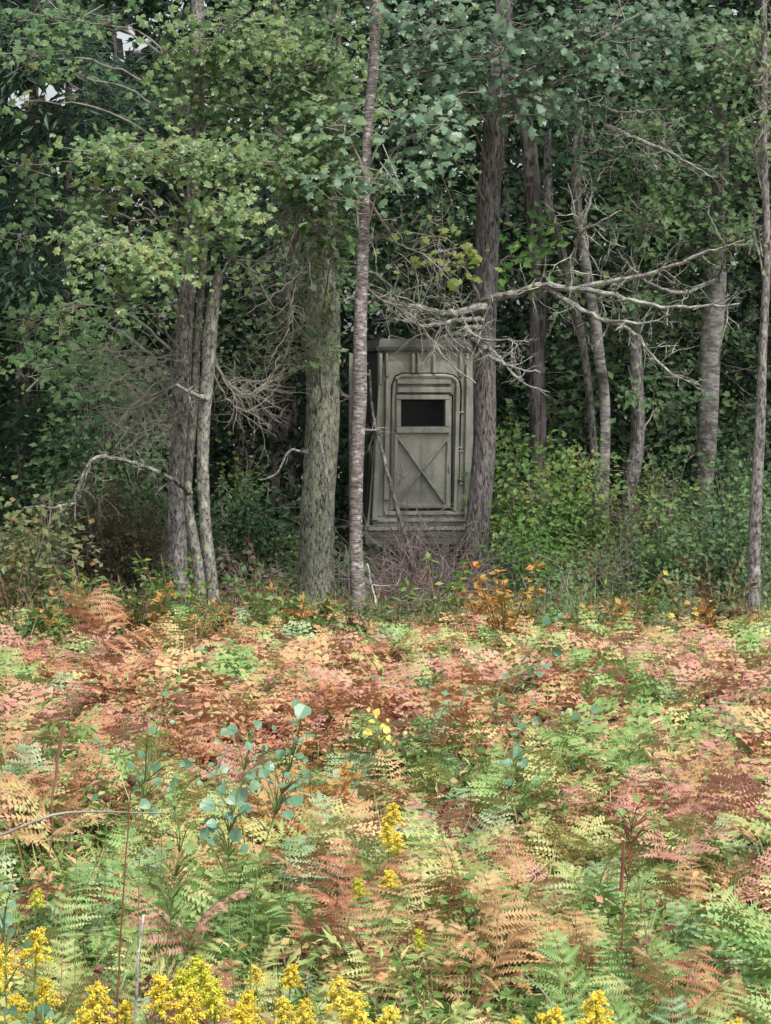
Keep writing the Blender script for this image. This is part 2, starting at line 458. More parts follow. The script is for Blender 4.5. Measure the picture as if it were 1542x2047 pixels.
# ---------------------------------------------------------------- the hunting blind
def build_blind():
    m, n, l, out = mat_base('moulded_plastic')
    tc = n.new('ShaderNodeTexCoord')
    nz = n.new('ShaderNodeTexNoise'); nz.inputs['Scale'].default_value = 2.2; nz.inputs['Detail'].default_value = 7
    nz.inputs['Roughness'].default_value = .7
    l.new(tc.outputs['Object'], nz.inputs['Vector'])
    r = ramp(n, [(.3, (.19, .195, .16)), (.5, (.36, .36, .315)), (.7, (.55, .545, .49))])
    l.new(nz.outputs['Fac'], r.inputs[0])
    mp = n.new('ShaderNodeMapping'); mp.inputs['Scale'].default_value = (9, 9, 1.1)
    l.new(tc.outputs['Object'], mp.inputs['Vector'])
    st = n.new('ShaderNodeTexNoise'); st.inputs['Scale'].default_value = 1.5; st.inputs['Detail'].default_value = 5
    l.new(mp.outputs[0], st.inputs['Vector'])
    smr = n.new('ShaderNodeMapRange'); smr.inputs['From Min'].default_value = .52; smr.inputs['From Max'].default_value = .72
    smr.inputs['To Max'].default_value = .55
    l.new(st.outputs['Fac'], smr.inputs['Value'])
    mix = n.new('ShaderNodeMix'); mix.data_type = 'RGBA'
    l.new(smr.outputs[0], mix.inputs['Factor']); l.new(r.outputs[0], mix.inputs['A'])
    mix.inputs['B'].default_value = (.075, .078, .06, 1)       # streaks of algae and dirt
    pr = n.new('ShaderNodeBsdfPrincipled'); pr.inputs['Roughness'].default_value = .48
    pr.inputs['Specular IOR Level'].default_value = .4
    l.new(mix.outputs['Result'], pr.inputs['Base Color'])
    bp = n.new('ShaderNodeBump'); bp.inputs['Strength'].default_value = .15; bp.inputs['Distance'].default_value = .01
    l.new(nz.outputs['Fac'], bp.inputs['Height']); l.new(bp.outputs[0], pr.inputs['Normal'])
    l.new(pr.outputs[0], out.inputs['Surface'])
    plastic = m
    roof_m = plain('roof_shell', (.045, .048, .042), (.11, .112, .10), 4, .7, .1)
    side_m = plain('shaded_side_shell', (.018, .022, .018), (.05, .055, .045), 5, .7, .1)  # shade on the left side put into the shell colour
    wood_m = bark('weathered_board', (.10, .095, .085), (.22, .215, .19), (.13, .14, .10), stretch=(2, 2, 30), patch_scale=(3, 3, 3), bump=.3)
    pane_m, n, l, out = mat_base('dark_pane')
    pr = n.new('ShaderNodeBsdfPrincipled')
    pr.inputs['Base Color'].default_value = (.004, .005, .006, 1)
    pr.inputs['Roughness'].default_value = .25
    pr.inputs['Specular IOR Level'].default_value = .25
    l.new(pr.outputs[0], out.inputs['Surface'])

    Y0, TH = 24.0, math.radians(8)
    O = P(733, 1050, Y0)
    e1 = np.array([math.cos(TH), math.sin(TH), 0])
    nn = np.array([math.sin(TH), -math.cos(TH), 0])
    up = np.array([0, 0, 1.0])
    sx = Y0 / FPX / math.cos(TH)
    sy = Y0 / FPX

    def W(px, py, d):
        return O + e1 * (px - 733) * sx + up * (1050 - py) * sy + nn * d

    th = thing('hunting_blind', (O[0] + .45, O[1] + .6, 0), 'olive grey moulded box hunting blind with a door, raised on posts between two trunks', 'hunting blind')

    def slab(mb, quad, d0, d1, bev=0.0, mi=0):
        """Prism over a pixel quad (tl, tr, br, bl) from depth d0 to d1, its front edges drawn in by bev pixels."""
        q = np.array(quad, float)
        c = q.mean(0)
        qi = q + np.sign(c - q) * bev
        V = [W(*p, d0) for p in q] + [W(*p, d1 - (0.4 * (d1 - d0) if bev else 0)) for p in q] + [W(*p, d1) for p in qi]
        F = []
        for a, b in ((0, 4), (4, 8)):
            for k in range(4):
                F.append((a + k, a + (k + 1) % 4, b + (k + 1) % 4, b + k))
        F += [(3, 2, 1, 0), (8, 9, 10, 11)]
        mb.add(V, F, mi)

    def rect(mb, x0, y0, x1, y1, d0, d1, bev=0.0):
        slab(mb, [(x0, y0), (x1, y0), (x1, y1), (x0, y1)], d0, d1, bev)

    # front wall round the door opening
    mb = MB()
    rect(mb, 757, 700, 945, 787, -.05, 0)                       # above the door
    slab(mb, [(757, 787), (787, 787), (783, 1020), (738, 1020)], -.05, 0)
    slab(mb, [(905, 787), (945, 787), (940, 1020), (903, 1020)], -.05, 0)
    slab(mb, [(738, 1020), (940, 1020), (938, 1052), (733, 1052)], -.05, 0)
    mb.build('front_wall', plastic, th)
    # moulded stiffening ribs
    ribs = [
        [(757, 706), (764, 706), (764, 770), (757, 770)],
        [(770, 706), (776, 706), (776, 752), (770, 752)],
        [(822, 706), (829, 706), (829, 746), (822, 746)],
        [(833, 706), (839, 706), (839, 746), (833, 746)],
        [(864, 706), (871, 706), (871, 746), (864, 746)],
        [(918, 706), (925, 706), (925, 752), (918, 752)],
        [(931, 706), (937, 706), (937, 775), (931, 775)],
        [(757, 770), (765, 770), (752, 1040), (743, 1040)],
        [(770, 760), (778, 760), (777, 1000), (766, 1000)],
        [(911, 768), (918, 768), (913, 1026), (906, 1026)],
        [(931, 775), (938, 775), (935, 1040), (927, 1040)],
        [(768, 1022), (930, 1022), (930, 1030), (768, 1030)],
        [(752, 1036), (934, 1036), (934, 1044), (752, 1044)],
    ]
    for q in ribs:
        mb = MB()
        slab(mb, q, 0.002, .05, 1.2)
        mb.build('rib', plastic, th)
    # oval outlines pressed into the strip beside the door
    def oval(x0, y0, x1, y1, w=2.2, d=.02):
        cx, cy, rx, ry = (x0 + x1) / 2, (y0 + y1) / 2, (x1 - x0) / 2, (y1 - y0) / 2
        pts = []
        for k in range(24):
            t = 2 * math.pi * k / 24
            c, s = math.cos(t), math.sin(t)
            pts.append(W(cx + rx * c, cy + (ry - rx) * (1 if s > 0 else -1) + rx * s, .004))
        pts.append(pts[0])
        mb = MB()
        tube(mb, pts, [w * sy] * len(pts), 5, cap=False)
        mb.build('moulded_ring', plastic, th)
    oval(917, 824, 931, 896)
    oval(917, 902, 930, 960)
    oval(917, 968, 929, 1030)
    oval(751, 889, 768, 1030)
    # rounded door surround
    def rail(path, w, d=.03, name='door_surround'):
        mb = MB()
        pts = np.array([W(x, y, 0.006) for x, y in path])
        tube(mb, pts, [w * sy] * len(pts), 8)
        return mb.build(name, plastic, th)
    rail([(783, 1020), (787, 800), (789, 768), (793, 757), (804, 751), (890, 751), (905, 754), (914, 762), (917, 778), (910, 1018)], 4.2)
    # lintel mouldings over the door
    for y0, y1 in ((759, 768), (774, 785)):
        mb = MB()
        rect(mb, 793, y0, 902, y1, 0.002, .05, 1.2)
        mb.build('lintel_moulding', plastic, th)

    # door
    D = bpy.data.objects.new('door', None)
    mb = MB()
    rect(mb, 787, 788, 905, 800, -.03, .012)
    slab(mb, [(787, 800), (803, 800), (803, 851), (786.5, 851)], -.03, .012)
    rect(mb, 887, 800, 905, 851, -.03, .012)
    slab(mb, [(786.5, 851), (905, 851), (903, 1018), (783.5, 1018)], -.03, .012)
    door = mb.build('door', plastic, th)

    def sub(mb, name, mat, parent=door):
        me = mb.mesh(name, mat, tuple(th.location))
        o = bpy.data.objects.new(name, me)
        COL.objects.link(o)
        o.parent = parent
        return o
    mb = MB()
    for q in ((791, 789, 898, 799), (791, 853, 898, 866), (791, 799, 801, 853), (889, 799, 898, 853)):
        rect(mb, *q, .0125, .05, 1.2)
    sub(mb, 'window_frame', plastic)
    mb = MB(); rect(mb, 802, 799, 888, 852, -.012, -.004); sub(mb, 'window_pane', pane_m)
    for q in (((788, 870), (796, 870), (794, 1015), (785, 1015)), ((893, 884), (899, 880), (897, 1014), (890, 1014)),
              ((785, 1008), (900, 1008), (900, 1016), (785, 1016))):
        mb = MB(); slab(mb, q, .0125, .045, 1.2); sub(mb, 'door_rib', plastic)
    for a, b in (((794, 874), (888, 1006)), ((891, 880), (793, 1004))):
        a, b = np.array(a, float), np.array(b, float)
        if a[0] > b[0]:
            segs = [(a, a + (b - a) * .47), (a + (b - a) * .53, b)]
        else:
            segs = [(a, b)]
        for p, q in segs:
            d = (q - p) / np.linalg.norm(q - p)
            nrm = np.array([-d[1], d[0]]) * 3.4
            V = [W(*(p + nrm), .0125), W(*(p + nrm * .35), .055), W(*(p - nrm * .35), .055), W(*(p - nrm), .0125),
                 W(*(q + nrm), .0125), W(*(q + nrm * .35), .055), W(*(q - nrm * .35), .055), W(*(q - nrm), .0125)]
            mb = MB()
            mb.add(V, [(0, 1, 5, 4), (1, 2, 6, 5), (2, 3, 7, 6), (0, 3, 2, 1), (4, 5, 6, 7)])
            sub(mb, 'cross_brace', plastic)
    mb = MB(); rect(mb, 893, 930, 898, 948, .0125, .045, 1); sub(mb, 'latch', roof_m)

    gm = plain('groove_shade', (.008, .008, .008), (.02, .02, .02), 8, .8, .05)  # near-black strips added for the shade in grooves round door and window
    for path in ([(786, 1019), (788, 789), (905, 789), (903, 1019), (786, 1019)], [(801.5, 799.5), (888.5, 799.5), (888.5, 852), (801.5, 852), (801.5, 799.5)],
                 [(781, 1016), (783, 800), (783.5, 770), (790, 752), (804, 746), (892, 746), (909, 750), (921, 764), (923, 780), (917, 1018)]):
        mb = MB()
        pts = np.array([W(x, y, .014 if path[0][0] > 800 or path[0][0] == 786 else .004) for x, y in path])
        for a, b in zip(pts[:-1], pts[1:]):
            tube(mb, np.array([a, (a + b) / 2, b]), [1.5 * sy] * 3, 5, cap=False)
        sub(mb, 'groove_shade_line', gm, th)

    # left side wall, receding, with its own dark window
    def side(mb, s0, s1, z0, z1, shift0=0.0, shift1=0.0, t=.04):
        a = W(738, 1050, 0) - nn * s0
        b = W(738, 1050, 0) - nn * s1
        V = []
        for p, z in ((a, z0), (b, z0), (b, z1), (a, z1)):
            k = z / 1.68
            q = p + up * z + e1 * (.115 * k)
            V += [q, q + e1 * t]
        mb.add(V, [(0, 2, 4, 6), (7, 5, 3, 1), (0, 1, 3, 2), (2, 3, 5, 4), (4, 5, 7, 6), (6, 7, 1, 0)])
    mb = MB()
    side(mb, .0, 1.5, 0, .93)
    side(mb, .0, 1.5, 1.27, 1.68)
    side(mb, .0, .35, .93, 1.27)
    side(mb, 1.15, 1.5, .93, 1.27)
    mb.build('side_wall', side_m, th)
    mb = MB(); side(mb, .35, 1.15, .93, 1.27, t=.012)
    mb.build('side_window_pane', pane_m, th)
    for s in (.12, .42, .75, 1.08, 1.38):
        mb = MB()
        a = W(738, 1050, 0) - nn * s
        tube(mb, [a + up * .08 - e1 * .005, a + up * .85 + e1 * .053], [.018, .018], 6)
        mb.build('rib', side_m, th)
    # back and far side
    mb = MB()
    a, b = W(738, 1050, -1.5), W(940, 1050, -1.5)
    mb.add([a, b, b + up * 1.68, a + up * 1.68, a - nn * .04, b - nn * .04, b - nn * .04 + up * 1.68, a - nn * .04 + up * 1.68],
           [(0, 1, 2, 3), (7, 6, 5, 4), (0, 4, 5, 1), (1, 5, 6, 2), (2, 6, 7, 3), (3, 7, 4, 0)])
    mb.build('back_wall', plastic, th)
    mb = MB()
    c, d = W(941, 1050, -.05), W(941, 1050, -1.5)
    mb.add([c, d, d + up * 1.68, c + up * 1.68, c + e1 * .04, d + e1 * .04, d + e1 * .04 + up * 1.68, c + e1 * .04 + up * 1.68],
           [(0, 1, 2, 3), (7, 6, 5, 4), (0, 4, 5, 1), (1, 5, 6, 2), (2, 6, 7, 3), (3, 7, 4, 0)])
    mb.build('side_wall', plastic, th)
    # roof: overhanging shell with a stepped lip
    def deck(name, x0, x1, y0, y1, front, back, mat, bev=0):
        mb = MB()
        V = [W(x0, y1, front), W(x1, y1, front), W(x1, y1, -back), W(x0, y1, -back),
             W(x0 + bev, y0, front - bev * sy * 2), W(x1 - bev, y0, front - bev * sy * 2), W(x1 - bev, y0, -back + bev * sy * 2), W(x0 + bev, y0, -back + bev * sy * 2)]
        mb.add(V, [(0, 3, 2, 1), (4, 5, 6, 7), (0, 1, 5, 4), (1, 2, 6, 5), (2, 3, 7, 6), (3, 0, 4, 7)])
        return mb.build(name, mat, th)
    deck('roof', 755, 946, 677, 696, .04, 1.58, roof_m, 6)
    deck('roof_lip', 751, 948, 694, 701, .06, 1.6, roof_m)
    deck('floor_skirt', 736, 944, 1052.6, 1060, .05, 1.55, plastic)
    for k, (y0, y1) in enumerate(((1061, 1074), (1075.5, 1088))):
        mb = MB()
        rect(mb, 730, y0, 946, y1, -.02, .035 + .006 * k)
        mb.build('platform_board', wood_m, th)
    deck('platform_floor', 731, 945, 1060.5, 1066, -.03, 1.6, wood_m)
    for x, dd in ((740, -.10), (924, -.10), (745, -1.45), (930, -1.45)):
        mb = MB()
        a = W(x, 1088, dd)
        box(mb, (a[0], a[1], -.1), (a[0] + .09, a[1] + .09, a[2] + .02))
        mb.build('post', wood_m, th)
    bpy.data.objects.remove(D)


build_blind()

# ---------------------------------------------------------------- trees
def trunk_path(spec, Y, lean=0.0):
    """spec: (px, py, width px) from the ground up, in photograph pixels."""
    rows = []
    for k, (px, py, w) in enumerate(spec):
        p = P(px, py, Y + lean * k)
        rows.append((*p, w * .5 * (Y + lean * k) / FPX))
    rows = np.array(rows)
    b = rows[0].copy()
    if b[2] > 0:
        t = rows[0] - (rows[1] - rows[0]) * (b[2] + .12) / max(rows[1][2] - rows[0][2], .1)
        t[2] = -.12
        t[3] = b[3] * 1.15
        rows = np.vstack([t, rows])
    return rows


def tree(name, spec, Y, mat, label, cat='tree', group=None, sides=18, rough=1.0, lean=0.0, step=.09, top_to=None):
    rows = trunk_path(spec, Y, lean)
    if top_to:                                # continue above the frame
        a, b = rows[-2], rows[-1]
        d = (b - a) / max(b[2] - a[2], .01)
        t = b + d * (top_to - b[2])
        t[3] = b[3] * .45
        rows = np.vstack([rows, t])
    r = resample(rows, step)
    base = (float(r[0][0]), float(r[0][1]), 0.0)
    th = thing(name, base, label, cat, group)
    # small kinks keep it from being a pipe
    s = np.arange(len(r)) * step
    r[:, 0] += .012 * np.sin(s * 1.7 + rng.uniform(0, 6)) + .006 * np.sin(s * 4.1)
    r[:, 1] += .03 * np.sin(s * 1.1 + rng.uniform(0, 6))
    flare = 1 + .55 * np.exp(-np.maximum(r[:, 2], 0) / .16)
    mb = MB()
    tube(mb, r[:, :3], np.maximum(r[:, 3] * flare, .004), sides, rough=rough)
    mb.build('trunk', mat, th, smooth=True)
    th['_'] = 0
    del th['_']
    return th, r


def crooked(p0, d, L, n, wob, droop):
    pts = [np.array(p0, float)]
    d = norm(np.array(d, float))
    for k in range(n):
        d = norm(d + rng.normal(0, wob, 3) + np.array([0, 0, droop]))
        pts.append(pts[-1] + d * L / n)
    return np.array(pts)


def twig_tree(mb, p0, d, L, r, depth, wob=.22, droop=-.02, kids=4, sides=4, mi=0, spread=.9):
    n = max(3, int(L / .07))
    pts = crooked(p0, d, L, n, wob, droop)
    tube(mb, pts, np.linspace(r, r * .35, len(pts)), sides, mi, cap=False)
    if depth <= 0:
        return
    for k in range(kids):
        i = int(rng.uniform(.15, 1) * (len(pts) - 1))
        dd = norm(pts[min(i + 1, len(pts) - 1)] - pts[max(i - 1, 0)])
        side = norm(rand_dirs(1)[0] + dd * .4)
        twig_tree(mb, pts[i], dd * .55 + side * spread, L * rng.uniform(.3, .6), r * .55, depth - 1, wob, droop, max(2, kids - 1), 3, mi, spread)


def limb(th, path, r0, r1, mat, name='dead_branch', twigs=14, tl=.45, depth=2, droop=-.03, label=None, wob=.2, kids=3):
    """A limb through photograph points (px, py, Y) with side twigs."""
    pts = np.array([P(*p) for p in path])
    pts = np.hstack([pts, np.linspace(r0, r1, len(pts))[:, None]])
    r = resample(pts, .06)
    if mat is M['dead_wood']:
        r[:, 3] *= 1.3
    r[:, :3] += rng.normal(0, .006, (len(r), 3))
    mb = MB()
    tube(mb, r[:, :3], r[:, 3], 7, rough=.8)
    for k in range(twigs):
        i = int(rng.uniform(.12, 1) ** .8 * (len(r) - 2))
        dd = norm(r[i + 1, :3] - r[i, :3])
        side = rand_dirs(1)[0]
        side[1] *= .5
        twig_tree(mb, r[i, :3], dd * .7 + norm(side), tl * rng.uniform(.35, 1.1), min(.006, r[i, 3] * .5), depth, wob, droop, kids)
    o = mb.build(name, mat, th)
    if label:
        o['label'] = label
    return o


GAPS = [(240, 92, 22, 26), (100, 185, 48, 20), (262, 62, 30, 10), (565, 262, 12, 9), (245, 338, 7, 8), (135, 262, 10, 6), (40, 200, 30, 14), (60, 300, 16, 10), (915, 340, 4, 4), (905, 380, 6, 6), (150, 170, 20, 14), (20, 310, 10, 6), (285, 95, 12, 14)]


def gap_mask(V, grow=1.0):
    px, py = proj(V)
    keep = np.ones(len(V), bool)
    for x, y, rx, ry in GAPS:
        keep &= (((px - x) / (rx * grow)) ** 2 + ((py - y) / (ry * grow)) ** 2) > rng.uniform(.35, 1.3, len(V))
    return keep


def sprays(mb, centre, radius, n_spray, leaves, leaf, size, flat=.35, face=(0, -.55, .7), mi=0, twig_mi=1, jitter=.7, gaps=True, spread=.22, tw=True, origin=None):
    """Leafy sprays spread through an ellipsoid: each a flattish fan of leaves round its twig."""
    c = np.asarray(centre, float)
    rad = np.asarray(radius, float)
    u = rand_dirs(n_spray) * (rng.uniform(0, 1, (n_spray, 1)) ** (1 / 2.4))
    sc_ = c + u * rad
    tilt = norm(np.array([0, -.25, 1.0]) + rng.normal(0, .35, (n_spray, 3)))
    out = norm((sc_ - c) * np.array([1, 1, .4]) + rng.normal(0, .25, (n_spray, 3)) * rad.mean())
    k = leaves
    a = rng.normal(0, 1, (n_spray, k, 3)) * spread
    dn = (a * tilt[:, None]).sum(-1, keepdims=True)
    a = a - dn * tilt[:, None] * (1 - flat)
    a = a + out[:, None] * rng.uniform(-.6, 1, (n_spray, k, 1)) * spread
    pos = (sc_[:, None] + a).reshape(-1, 3)
    keep = gap_mask(pos, 1.15) if gaps else np.ones(len(pos), bool)
    N = norm(np.array(face) + rng.normal(0, jitter * .6, (len(pos), 3)))
    D = norm((a + out[:, None] * .1).reshape(-1, 3) + rng.normal(0, .12, (len(pos), 3)) + np.array([0, 0, -.08]))
    pos, N, D = pos[keep], N[keep], D[keep]
    if not len(pos):
        return
    s = size * rng.uniform(.45, 1.3, len(pos))
    stamp(mb, leaf, pos, frames(N, D), s, mi)
    if tw:
        for i in range(0, n_spray):
            if gaps and not gap_mask(sc_[i:i + 1])[0]:
                continue
            q = sc_[i] - out[i] * spread * 1.8 + rng.normal(0, .03, 3)
            e = sc_[i] + out[i] * spread
            mid = (q + e) / 2 + rng.normal(0, .03, 3)
            tube(mb, np.array([q, mid, e]), [.005, .004, .002], 3, twig_mi, cap=False)


def crown(th, blobs, leaf, size, mats, name='crown', dens=1.0, origin=None, spread=.16, leaves=20, face=(0, -.62, .62), gaps=True, jitter=.6):
    """blobs: (px, py, rx px, ry px, Y). Boughs run from origin (world point on the trunk) to each clump."""
    mb = MB()
    for (px, py, rx, ry, Y) in blobs:
        c = P(px, py, Y)
        k = Y / FPX
        r = np.array([rx * k, max(.3, .5 * (rx + ry) * k), ry * k])
        area = r[0] * r[2] * 3.14
        n = max(3, int(area * 55 * dens))
        sprays(mb, c, r, n, leaves, leaf, size, spread=spread, face=face, gaps=gaps, jitter=jitter)
        if origin is not None:
            o = origin(c)
            mid = (o + c) / 2 + np.array([0, 0, .12 * np.linalg.norm(c - o)])
            pts = resample(np.array([o, mid, c]), .1)
            tube(mb, pts + rng.normal(0, .008, pts.shape), np.linspace(.013, .005, len(pts)), 5, 1, cap=False)
            for j in range(5):
                e = c + rand_dirs(1)[0] * r * .8
                twig_tree(mb, pts[-1 - j % 3], e - pts[-1], float(np.linalg.norm(e - c)), .006, 1, kids=2, mi=1)
    o = mb.build(name, mats, th)
    return o


def on_trunk(r):
    def f(c):
        z = min(max(c[2] - .5, r[0, 2]), r[-1, 2])
        i = int(np.argmin(np.abs(r[:, 2] - z)))
        return r[i, :3].copy()
    return f


# --- left clump of three stems
A1, rA1 = tree('maple_tree', [(352, 1255, 44), (354, 1120, 37), (358, 980, 37), (362, 850, 36), (370, 700, 34), (376, 560, 30), (384, 400, 28), (392, 200, 28), (396, 60, 26)], 21.2,
               M['grey_bark'], 'tall grey maple behind the three-stem clump, its yellow-green crown hanging over it', top_to=8.5)
A2, rA2 = tree('leaning_tree', [(403, 1240, 27), (398, 1150, 25), (388, 1070, 21), (379, 985, 18), (384, 880, 17), (392, 780, 15), (396, 680, 13), (402, 560, 13), (408, 460, 10)], 20.8,
               M['lichen_bark'], 'thin crooked lichen-covered stem in the middle of the three-stem clump, bowed away from its neighbour')
A3, rA3 = tree('slender_tree', [(427, 1290, 28), (424, 1180, 25), (415, 1060, 24), (409, 940, 24), (410, 840, 24), (418, 740, 25), (423, 650, 25), (428, 590, 22), (436, 545, 16)], 20.3,
               M['lichen_bark'], 'straight pale grey stem at the front of the three-stem clump with a broken dark top')
# --- big lichened oak
B, rB = tree('oak_tree', [(632, 1225, 76), (634, 1120, 73), (636, 1000, 70), (640, 880, 68), (644, 760, 66), (647, 660, 66), (650, 560, 60), (654, 420, 50), (655, 250, 44), (660, 60, 40)], 22.4,
              M['oak_bark'], 'thickest trunk, greenish with lichen, standing beside the brown and white birch', sides=26, top_to=9)
# --- foreground birch
C_, rC = tree('birch_tree', [(720, 1265, 38), (717, 1180, 31), (713, 1050, 26), (711, 900, 27), (717, 780, 28), (721, 650, 26), (726, 500, 23), (735, 350, 19), (741, 200, 20), (748, 60, 21)], 20.4,
              M['birch_bark'], 'slim brown birch with flaky white patches, just in front of the blind corner', top_to=8, rough=.6, step=.07)
# --- dark trunk in front of the blind
D_, rD = tree('ash_tree', [(946, 1215, 52), (950, 1130, 50), (955, 1040, 48), (963, 920, 47), (968, 800, 46), (972, 650, 48), (977, 480, 48), (984, 330, 44), (991, 200, 40), (1003, 60, 40)], 22.8,
              M['brown_bark'], 'dark furrowed trunk covering one side of the blind, dead grey limbs reaching out of it', sides=24, top_to=9)
E_, rE = tree('cherry_tree', [(1082, 1150, 34), (1080, 1000, 31), (1078, 880, 31), (1075, 760, 33), (1076, 640, 34), (1072, 500, 34), (1066, 400, 34), (1058, 300, 32), (1046, 230, 28), (1030, 185, 18)], 25.8,
              M['dark_bark'], 'crooked dark trunk behind the dead limbs with its top bent over', sides=16)
E2, rE2 = tree('forked_tree', [(1212, 1150, 16), (1185, 900, 16), (1170, 720, 16), (1152, 620, 17), (1132, 540, 17), (1118, 470, 17), (1102, 420, 18), (1096, 340, 16), (1094, 265, 12)], 25.6,
               M['grey_bark'], 'thin bowed stem with peeling tan bark close beside the crooked dark trunk')
F_, rF = tree('aspen_tree', [(1212, 1150, 22), (1210, 950, 21), (1207, 800, 20), (1197, 710, 21), (1188, 640, 22), (1178, 590, 21), (1166, 500, 20), (1158, 420, 20), (1156, 330, 18), (1160, 200, 16)], 25.2,
              M['pale_bark'], 'pale smooth aspen leaning between the crooked dark trunk and the mossy grey one')
G_, rG = tree('mossy_tree', [(1255, 1130, 36), (1262, 980, 32), (1274, 890, 28), (1274, 800, 26), (1270, 700, 24), (1268, 640, 18), (1262, 590, 10)], 25.4,
              M['grey_bark'], 'grey bent trunk draped in vine above the brushy thicket', rough=1.3)
H_, rH = tree('poplar_tree', [(1408, 1180, 42), (1409, 1040, 37), (1411, 900, 40), (1416, 760, 44), (1424, 640, 44), (1430, 560, 40), (1436, 460, 28), (1446, 340, 26), (1440, 200, 24), (1444, 60, 22)], 26.5,
              M['pale_bark'], 'stout pale poplar with a dark scarred band, second tree from the meadow edge stem', sides=20)
I_, rI = tree('edge_birch', [(1504, 1250, 30), (1510, 1140, 26), (1516, 1000, 24), (1519, 860, 22), (1524, 700, 18), (1529, 500, 16), (1530, 300, 14), (1531, 60, 13)], 21,
              M['grey_bark'], 'slender grey stem at the very edge of the picture, rising straight from the meadow', top_to=8)
J_, rJ = tree('dark_trunk_tree', [(1490, 1100, 42), (1492, 800, 40), (1494, 600, 40), (1496, 480, 38), (1497, 300, 34)], 34,
              M['dark_bark'], 'black shaded trunk behind the stout pale poplar')
K_, rK = tree('spruce_tree', [(40, 1060, 30), (42, 900, 28), (48, 700, 28), (55, 500, 26), (62, 300, 22), (70, 100, 16)], 28,
              M['dark_bark'], 'dark straight trunk near the shaded corner of the wood beside pale shrubs', top_to=8)
L_, rL = tree('shaded_tree', [(560, 1060, 56), (563, 900, 54), (566, 780, 52), (568, 690, 50), (566, 500, 44), (560, 300, 38)], 31,
              M['dark_bark'], 'broad purple-grey trunk in shade just behind the lichened oak', top_to=8)

# further trunks standing in the dark
for k, (px, w, Y, lab) in enumerate([(130, 20, 35, 'thin dark trunk deep in the wood behind the brown brush'), (230, 16, 38, 'very thin dark trunk deep in the wood behind the drooping twigs'),
                                     (480, 18, 36, 'thin dark trunk deep in the wood beyond the pale three-stem clump'), (860, 20, 37, 'dark trunk deep in the wood rising behind the blind roof'),
                                     (1340, 20, 36, 'thin dark trunk deep in the wood before the stout pale poplar'), (1020, 18, 36, 'thin dark trunk deep in the wood between furrowed and crooked trunks')]):
    tree('wood_tree', [(px, 1080, w), (px + rng.uniform(-8, 8), 700, w * .9), (px + rng.uniform(-14, 14), 300, w * .8), (px + rng.uniform(-20, 20), 0, w * .7)], Y,
         M['dark_bark'], lab, group='trunks deep in the wood', sides=10, step=.3)

# --- crowns of the front trees
crown(A1, [(440, 55, 100, 50, 20.6), (400, 130, 90, 45, 21), (330, 315, 160, 42, 20.2), (480, 330, 110, 45, 20.4), (235, 300, 90, 30, 20.3), (440, 425, 90, 40, 20.0),
           (230, 505, 105, 46, 19.8), (320, 540, 90, 38, 20.0), (175, 460, 60, 34, 20.4), (235, 590, 45, 26, 20.0), (420, 470, 90, 24, 20.2), (540, 300, 60, 40, 20.8), (190, 380, 70, 26, 20.6)],
      MAPLE, .068, [M['maple'], M['dead_twig']], dens=1.1, origin=on_trunk(rA1))
crown(B, [(600, 130, 80, 60, 21.2), (660, 220, 80, 45, 21), (600, 330, 50, 26, 21.2), (560, 60, 70, 50, 21.6), (680, 60, 50, 50, 22), (610, 215, 60, 40, 21.4), (470, 220, 70, 40, 21.8), (650, 350, 60, 50, 21.5), (640, 470, 50, 40, 21.6), (655, 240, 60, 60, 21.4), (650, 120, 60, 60, 21.4), (655, 420, 50, 50, 21.4), (660, 530, 40, 30, 21.5), (655, 300, 50, 60, 21.3), (560, 370, 40, 30, 21.5), (380, 200, 60, 50, 20.9)],
      MAPLE, .068, [M['maple'], M['dead_twig']], dens=1.0, origin=on_trunk(rB))
crown(B, [(600, 600, 50, 20, 22.0), (665, 585, 40, 18, 22), (560, 625, 40, 22, 21.9), (600, 670, 45, 24, 21.9), (640, 720, 40, 22, 21.8), (585, 700, 22, 26, 21.9)],
      LEAF, .085, [M['right_leaf'], M['dead_twig']], name='low_crown', dens=.8, origin=on_trunk(rB), leaves=12)
crown(C_, [(800, 230, 60, 26, 20.4), (700, 375, 55, 24, 20.2), (780, 350, 70, 34, 20.2), (840, 260, 60, 36, 20.4), (750, 12, 60, 12, 20.4), (690, 250, 40, 30, 20.2)],
      OAK, .115, [M['oak'], M['dead_twig']], dens=.75, origin=on_trunk(rC), leaves=12)
crown(D_, [(860, 60, 110, 60, 22), (800, 130, 80, 40, 22), (900, 210, 80, 45, 21.8), (1010, 90, 100, 45, 21.8), (1080, 190, 80, 40, 22), (960, 140, 80, 40, 22), (1180, 60, 90, 60, 22),
           (1120, 120, 80, 40, 22), (1000, 200, 50, 25, 22.2), (1230, 140, 60, 34, 22), (1340, 60, 110, 60, 22.5), (1300, 130, 60, 36, 22.6), (880, 300, 60, 30, 22)],
      OAK, .115, [M['oak'], M['dead_twig']], dens=.8, origin=on_trunk(rD), leaves=12)
crown(D_, [(880, 500, 42, 14, 21.6), (905, 525, 24, 14, 21.6)], OAK, .10, [M['maple_yellow'], M['dead_twig']], name='yellowing_spray', dens=1.0, origin=on_trunk(rD), leaves=12)
crown(E_, [(1125, 455, 40, 20, 25), (1060, 500, 40, 30, 25), (1000, 520, 30, 26, 25)], LEAF, .12, [M['bright_green'], M['dead_twig']], dens=.6, origin=on_trunk(rE), leaves=12)
crown(H_, [(1440, 330, 80, 110, 26), (1430, 130, 90, 90, 26), (1400, 440, 60, 40, 26), (1480, 470, 50, 40, 25.6), (1380, 500, 40, 40, 26), (1330, 240, 60, 60, 26.5)],
      LEAF, .09, [M['right_leaf'], M['dead_twig']], dens=1.0, origin=on_trunk(rH), leaves=18)
